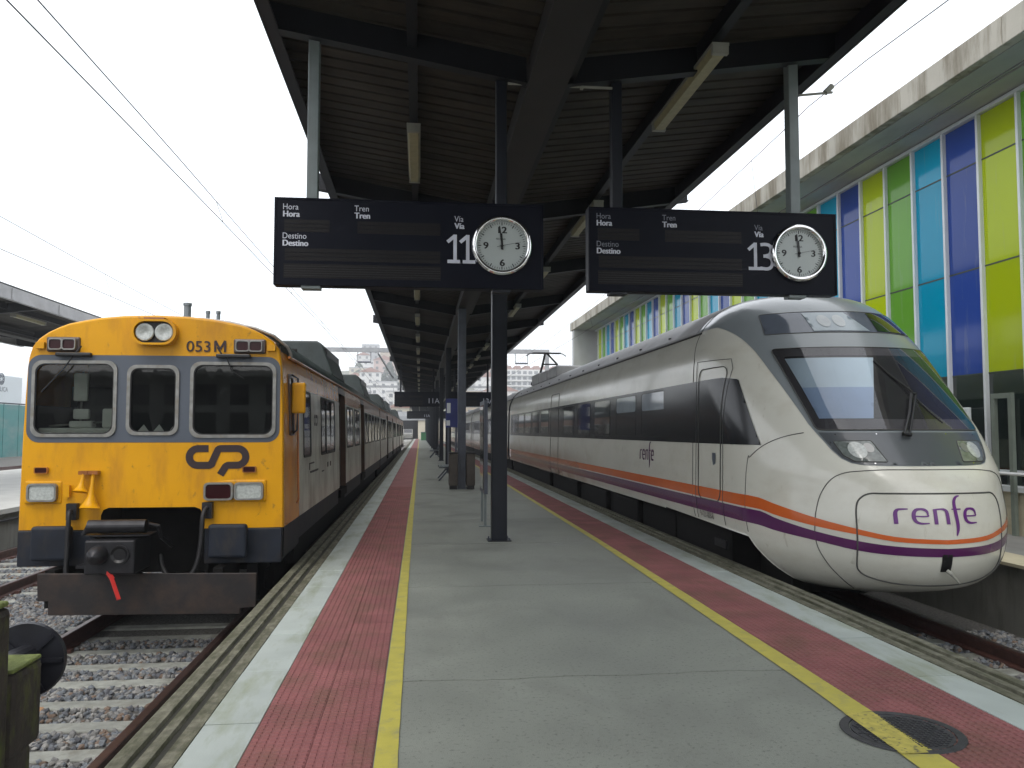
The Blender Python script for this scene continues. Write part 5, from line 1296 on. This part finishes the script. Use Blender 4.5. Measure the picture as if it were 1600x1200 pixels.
def bench(x, y, label):
    t = thing('bench', (x, y, 0), label, 'bench')
    for i in range(5):
        MB().box(x-.28+i*.1, x-.2+i*.1, y-.9, y+.9, .44, .465).build('seat_slat', m_hang, t)
    for i in range(4):
        z = .52+i*.1; o = mk('back_slat', *(lambda mb: (mb.V, mb.F))(MB().obox((x+.26+i*.03, y, z+.04), (.008, 0, .002), (0, .9, 0), (-.01, 0, .038))), m_hang, t)
    for yy in (y-.7, y+.7):
        mb = MB(); mb.bar((x-.3, yy, 0), (x+.05, yy, .4), .05, .05).bar((x+.3, yy, 0), (x-.05, yy, .4), .05, .05).bar((x+.1, yy, .43), (x+.4, yy, .95), .05, .05).bar((x-.3, yy, .42), (x+.25, yy, .42), .05, .03); mb.build('leg_frame', m_colg, t)
bench(.92, 27.5, 'slatted metal bench behind the second column with the litter bins')
bench(.92, 50.5, 'farther slatted bench beneath the board numbered 11A')
m_blue = mat('blue_sign', (.02, .03, .16), .4)
sg = thing('platform_sign', (1.15, 31.5, 0), 'dark blue sign panel with small white squares on a post by the third column', 'sign')
MB().box(1.05, 1.12, 31.4, 31.47, 0, 2.7).box(1.34, 1.41, 31.4, 31.47, 0, 2.7).build('sign_post', m_colg, sg)
bev(MB().box(.98, 1.48, 31.36, 31.395, 1.75, 2.85).build('sign_panel', m_blue, sg), .01, 1)
MB().box(1.02, 1.16, 31.35, 31.359, 2.3, 2.68).box(1.0, 1.14, 31.35, 31.359, 1.82, 2.02).build('sign_symbol', m_white, sg)
gb = thing('green_bin', (.6, 150, 0), 'small green container at the far end of the platform', 'bin')
bev(MB().box(.2, 1.4, 149, 150, 0, 1.4).build('bin_body', mat('green_bin_plastic', (.02, .16, .05), .5), gb), .05, 2); MB().box(.18, 1.42, 148.98, 150.02, 1.4, 1.5).build('bin_lid', m_colg, gb)

# ================================================================== overhead line
m_wire = mat('overhead_wire', (.06, .06, .065), .5)
m_gal = mat('galvanised_steel', (.30, .31, .32), .5, metal=.4, nsc=4, amt=.1)
def wire(label, x, zc_, zm, y0, y1, rc=.0065, span=50, stag=.15, x2=None):
    t = thing('overhead_wire', (x, y0, zc_), label, 'wire', 'overhead wires')
    mb = MB(); pts = []; n = 60
    for i in range(n+1):
        y = y0+(y1-y0)*i/n; pts.append((x+stag*math.sin(y/span*math.pi), y, zc_))
    mb.tube(pts, rc, 5); mb.build('contact_wire', m_wire, t)
    mb = MB(); pts = []
    def zmf(y):
        s = ((y-10) % span)/span; return zm-(zm-zc_-.25)*4*s*(1-s)*.75
    for i in range(n*2+1):
        y = y0+(y1-y0)*i/(n*2); pts.append((x, y, zmf(y)))
    mb.tube(pts, rc, 5); mb.build('messenger_wire', m_wire, t)
    mb = MB(); y = 6.0
    while y < y1:
        xx = x+stag*math.sin(y/span*math.pi); mb.tube([(xx, y, zc_), (x, y, zmf(y))], .004, 4); y += 6.5
    mb.build('droppers', m_wire, t)
wire('overhead wires above the yellow train', -3.05, 4.72, 5.05, -4, 170)
wire('overhead wires above the white train', 5.3, 4.92, 6.1, -4, 170)
wire('overhead wires above the empty left track', -7.0, 4.6, 5.3, 2, 170)
wire('overhead wires over the yard at the far left', -22, 7.2, 8.0, 8, 200)
def gantry(y, x0, x1, z, label, sup):
    t = thing('overhead_gantry', (x0, y, -.9), label, 'gantry')
    MB().box(x0, x1, y-.12, y+.12, z, z+.3).build('cross_beam', m_gal, t)
    for x in (x0+.15, x1-.15):
        MB().box(x-.13, x+.13, y-.13, y+.13, -.9, z).build('mast', m_gal, t)
    for x in sup:
        mb = MB(); mb.tube([(x-.45, y, z), (x-.45, y, z-.7), (x+.45, y, z-.7), (x+.45, y, z)], .03, 6); mb.tube([(x-.45, y, z-.7), (x+.45, y, z-.7)], .06, 8); mb.build('insulator_hanger', m_cpg, t)
    return t
gantry(58, -11.2, 9.2, 7.15, 'nearest pale steel gantry across the tracks behind both trains', (-3.9, 7.2, -7))
gantry(110, -12, 9.5, 7.4, 'second steel gantry across the tracks, seen smaller beyond the first', (-3.05, 5.3, -7))
g = thing('signal_bracket', (-3.0, 66, 6.4), 'slanting stay bar hanging beside the canopy edge from the gantry', 'stay bar')
MB().bar((-2.95, 58.3, 7.1), (-2.0, 62, 5.6), .1, .1).build('stay', m_gal, g)

# ================================================================== end of the line, vans, hill and town
m_hc = [mat('house_'+n_, c, .8, nsc=.3, amt=.06) for n_, c in (('white', (.62, .62, .60)), ('cream', (.52, .48, .38)), ('grey', (.38, .39, .40)), ('pink', (.48, .36, .32)), ('tan', (.40, .33, .24)))]
hcn = ['white', 'cream', 'grey', 'pinkish', 'tan']
m_roof = mat('clay_roof', (.30, .15, .11), .8, nsc=.5, amt=.15); m_hw = mat('house_window', (.12, .13, .14), .15)
m_tree = [mat('leaf_dark', (.035, .06, .025), .8, nsc=1.5, amt=.3), mat('leaf_mid', (.06, .09, .035), .8, nsc=1.5, amt=.3)]
m_bark = mat('bark', (.06, .045, .03), .9)
m_hill = mat('hillside_scrub', (.12, .135, .085), .95, nsc=.03, amt=.25, bump=.4, bsc=.3, dirt=(.24, .21, .16), dsc=(.02, .02, .03), dlo=.5, dhi=.62, dst=.8)
def hz(x, y):
    h = 30*math.exp(-((x+30)/110)**2-((y-520)/130)**2)+22*math.exp(-((x-60)/90)**2-((y-560)/120)**2)+26*math.exp(-((x+170)/120)**2-((y-600)/160)**2)+24*math.exp(-((x-260)/160)**2-((y-640)/150)**2)
    return -1.3+h*min(1, max(0, (y-185)/60))+1.2*math.sin(x*.05)*math.sin(y*.04)*min(1, max(0, (y-200)/60))
V = []; NXh, NYh = 90, 60
for j in range(NYh+1):
    for i in range(NXh+1):
        x = -700+1400*i/NXh; y = 180+700*j/NYh; V.append((x, y, hz(x, y)))
mk('hillside', V, [(j*(NXh+1)+i, j*(NXh+1)+i+1, (j+1)*(NXh+1)+i+1, (j+1)*(NXh+1)+i) for j in range(NYh) for i in range(NXh)], m_hill, smooth=True, kind='structure')
rh = random.Random(11)
def house(x, y, w, d, floors, k, label, pitched, rz=0.0):
    z0 = hz(x, y)-1.0; h = floors*3.0+1.0
    t = thing('house', (x, y, z0), label, 'house', 'houses on the hillside')
    MB().box(x-w/2, x+w/2, y-d/2, y+d/2, z0, z0+h).build('wall', m_hc[k], t)
    if pitched:
        mb = MB(); mb.prism([(x-w/2-.4, z0+h), (x+w/2+.4, z0+h), (x, z0+h+w*.22)], 'y', y-d/2-.4, y+d/2+.4); mb.build('roof', m_roof, t)
    else:
        MB().box(x-w/2-.2, x+w/2+.2, y-d/2-.2, y+d/2+.2, z0+h, z0+h+.5).build('roof', m_hc[2], t)
    nc = max(2, int(w/3.2)); mb = MB()
    for f in range(floors):
        for c in range(nc):
            cx_ = x-w/2+w*(c+.5)/nc; zz = z0+1.9+f*3.0; mb.box(cx_-.65, cx_+.65, y-d/2-.06, y-d/2-.01, zz, zz+1.4)
    mb.build('windows', m_hw, t, kind=STUFF)
words = ['nearest', 'second', 'third', 'fourth', 'fifth', 'sixth', 'seventh', 'eighth', 'ninth', 'tenth', 'eleventh', 'twelfth', 'thirteenth', 'fourteenth']
cnt = 0
def pxh(px, y): return math.tan(math.atan((px-800)/F)+TH)*y
for row, yr in enumerate((230, 275, 320, 365, 410, 455, 500)):
    for q, px in enumerate((562, 584, 604, 624, 641, 742, 762)):
        yy = yr+rh.uniform(-12, 12); xx = pxh(px+rh.uniform(-6, 6), yy)
        k = rh.choice((0, 0, 0, 1, 2, 3, 4, 0)); fl = rh.choice((2, 2, 3, 4, 5)) if row > 1 else rh.choice((2, 2, 3)); w = rh.uniform(8, 14)
        side = ['far left', 'left', 'centre-left', 'middle', 'right-hand', 'column-side', 'train-side'][q]
        house(xx, yy, w, 9, fl, k, f'{hcn[k]} {fl}-storey house in the {side} file of the hillside, {words[row]} from the tracks', rh.random() < .5)
for q, (px, yy, w, fl, k) in enumerate(((780, 330, 14, 5, 0), (800, 300, 12, 4, 1), (870, 340, 16, 5, 0), (885, 380, 14, 6, 2))):
    house(pxh(px, yy), yy, w, 10, fl, k, f'{hcn[k]} apartment house beside the big red-roofed block, {words[q]} from the left', True)
# the large apartment block
ab = thing('apartment_block', (62, 450, 0), 'large white apartment block with a pinkish red roofline and rows of dark balconies', 'building')
ax0, ax1 = pxh(788, 445), pxh(885, 445); z0 = hz((ax0+ax1)/2, 450)-4; zt = 35.5
MB().box(ax0, ax1, 445, 460, z0, zt).build('wall', m_hc[0], ab)
mb = MB(); f = 0; zz = zt-2.6
while zz > z0+1 and f < 9:
    MB().box(ax0-.3, ax1+.3, 443.2, 444.9, zz-.9, zz-.1).build('balcony', m_hc[0], ab)
    c = 0; xx = ax0+1
    while xx < ax1-2.5:
        MB().box(xx, xx+2.0, 444.8, 445.05, zz, zz+1.7).build('window', m_hw, ab); xx += 3.1
    zz -= 3.0; f += 1
xx = ax0; 
while xx < ax1-3:
    mb = MB(); mb.prism([(xx, zt), (xx+4.4, zt), (xx+3.6, zt+2.0), (xx+.8, zt+2.0)], 'y', 445, 459); mb.build('roof', m_roof, ab); xx += 5.2
# trees on the hill
def tree(x, y, h, k, label):
    z0 = hz(x, y)-.5; t = thing('tree', (x, y, z0), label, 'tree', 'trees on the hillside')
    mb = MB(); mb.tube([(x, y, z0), (x+.2, y, z0+h*.5), (x, y, z0+h*.8)], [.35, .25, .1], 7); mb.build('trunk', m_bark, t)
    V = []; Fc = []
    for _ in range(650):
        u = rh.random(); zz = z0+h*(.25+.75*u); r = h*.3*(1-u)**.6*(.4+.6*rh.random())+.25; a = rh.uniform(0, 6.28)
        c = Vector((x+r*math.cos(a), y+r*math.sin(a), zz)); e1 = Vector((rh.uniform(-1, 1), rh.uniform(-1, 1), rh.uniform(-1, 1))).normalized()*.55; e2 = e1.cross(Vector((rh.uniform(-1, 1), rh.uniform(-1, 1), rh.uniform(-1, 1)))).normalized()*.45
        n = len(V); V += [tuple(c-e1), tuple(c+e2), tuple(c+e1), tuple(c-e2)]; Fc.append((n, n+1, n+2, n+3))
    mk('crown', V, Fc, m_tree[k], t)
TW_ = ['beside the leftmost hillside houses', 'just right of the leftmost tall tree', 'at the gap between hillside houses', 'right of the tall gap tree', 'low on the left of the hillside', 'by the canopy end', 'left of the big white block', 'in front of the white block', 'directly above the bridge', 'low in front of the hillside houses', 'at the hillside edge near the train roof', 'behind the nearest column']
for i, (px, yy, h) in enumerate(((588, 400, 17), (594, 405, 14), (608, 410, 19), (613, 415, 13), (578, 380, 9), (632, 350, 10), (748, 360, 11), (770, 300, 10), (650, 280, 7), (600, 260, 7), (570, 300, 9), (756, 420, 12))):
    tree(pxh(px, yy), yy, h, i % 2, f'dark green tree among the hillside houses, {ORD[i]} in size-mixed scatter' if False else f'{"tall" if h > 12 else "small"} dark tree {TW_[i]}')
V = []; Fc = []
for _ in range(60):
    px = rh.choice((rh.uniform(545, 655), rh.uniform(545, 655), rh.uniform(735, 895))); yy = rh.uniform(215, 520); x0 = pxh(px, yy); h = rh.uniform(4, 9); z0 = hz(x0, yy)-.5
    for _k in range(170):
        u = rh.random(); a = rh.uniform(0, 6.28); rr = h*.5*math.sin(math.pi*min(1, .15+.85*u))**.6*(.5+.5*rh.random())
        c = Vector((x0+rr*math.cos(a), yy+rr*math.sin(a), z0+h*(.1+.9*u))); e1 = Vector((rh.uniform(-1, 1), rh.uniform(-1, 1), rh.uniform(-1, 1))).normalized()*.6; e2 = e1.cross(Vector((rh.uniform(-1, 1), rh.uniform(-1, 1), rh.uniform(-1, 1)))).normalized()*.5
        n = len(V); V += [tuple(c-e1), tuple(c+e2), tuple(c+e1), tuple(c-e2)]; Fc.append((n, n+1, n+2, n+3))
mk('hillside_shrubs', V, Fc, m_tree[1], kind=STUFF)['label'] = 'green shrubs and small trees between the hillside houses'
# road bridge closing the tracks, pale wall and vans
br = thing('road_bridge', (-4, 182, -.9), 'grey road bridge over a dark opening at the end of the tracks', 'bridge')
MB().box(-26, 24, 180, 190, 4.0, 4.9).build('bridge_deck', m_gal, br); MB().box(-26, 24, 180, 180.2, 4.9, 5.9).build('parapet', m_hc[2], br)
MB().box(-26, -6, 180.3, 189.8, -.9, 4.0).build('abutment', m_hc[2], br); MB().box(-.4, 24, 180.3, 189.8, -.9, 4.0).build('abutment', m_hc[1], br); MB().box(-6, -.4, 188, 189, -.9, 4).build('dark_opening', m_und, br)
def van(x, y, label, m):
    t = thing('parked_van', (x, y, -.2), label, 'van')
    bev(MB().prism([(y-2.4, .2), (y+2.4, .2), (y+2.4, 1.9), (y+2.2, 2.05), (y-1.0, 2.05), (y-1.8, 1.3), (y-2.4, 1.05)], 'x', x-.95, x+.95).build('body', m, t), .06, 2)
    mk('windscreen', [(x-.8, y-1.79, 1.33), (x+.8, y-1.79, 1.33), (x+.75, y-1.07, 2.0), (x-.75, y-1.07, 2.0)], [(0, 1, 2, 3)], m_gdk, t)
    for sx in (-.85, .85):
        for dy in (-1.5, 1.5): mb = MB(); mb.tube([(x+sx-.1, y+dy, .13), (x+sx+.1, y+dy, .13)], .33, 16); mb.build('wheel', m_rub, t)
    for sx in (-.7, .7): MB().box(x+sx-.15, x+sx+.15, y-2.43, y-2.4, .7, .85).build('headlight', m_lens, t)
MB().box(-6, -1.5, 150, 186, -.93, -.2).build('car_park', m_wallp, kind='structure')
van(-4.6, 166, 'white van parked by the bridge at the end of the tracks, the left one', m_white); van(-2.4, 170, 'silver-grey van parked by the bridge, the right one nearer the platform end', m_alu)

# a fallen dry leaf on the ballast and small debris on the track
lf = thing('dry_leaf', (-2.72, 8.0, -.8), 'curled orange-brown dry leaf lying on the ballast by the buffer stop', 'leaf')
mk('leaf_blade', [(-3.30, 7.5, -.80), (-3.25, 7.44, -.77), (-3.20, 7.47, -.79), (-3.16, 7.51, -.74), (-3.21, 7.55, -.77), (-3.26, 7.55, -.80), (-3.24, 7.5, -.73)], [(0, 1, 6), (1, 2, 6), (2, 3, 6), (3, 4, 6), (4, 5, 6), (5, 0, 6)], mat('dry_leaf_brown', (.36, .2, .1), .8, amt=.2), lf)

# ------------------------------------------------------------------ damp air
hzm = bpy.data.materials.new('haze'); hzm.use_nodes = True; N_ = hzm.node_tree.nodes; N_.clear()
ho = N_.new('ShaderNodeOutputMaterial'); pv = N_.new('ShaderNodeVolumePrincipled'); pv.inputs['Color'].default_value = (.93, .96, 1, 1)
pv.inputs['Density'].default_value = .0012; pv.inputs['Anisotropy'].default_value = .2
hzm.node_tree.links.new(pv.outputs[0], ho.inputs['Volume'])
MB().box(-2010, 2010, -210, 3010, -3.0, 62).build('haze', hzm, kind=STUFF)['label'] = 'thin damp haze in the air over the station and town'
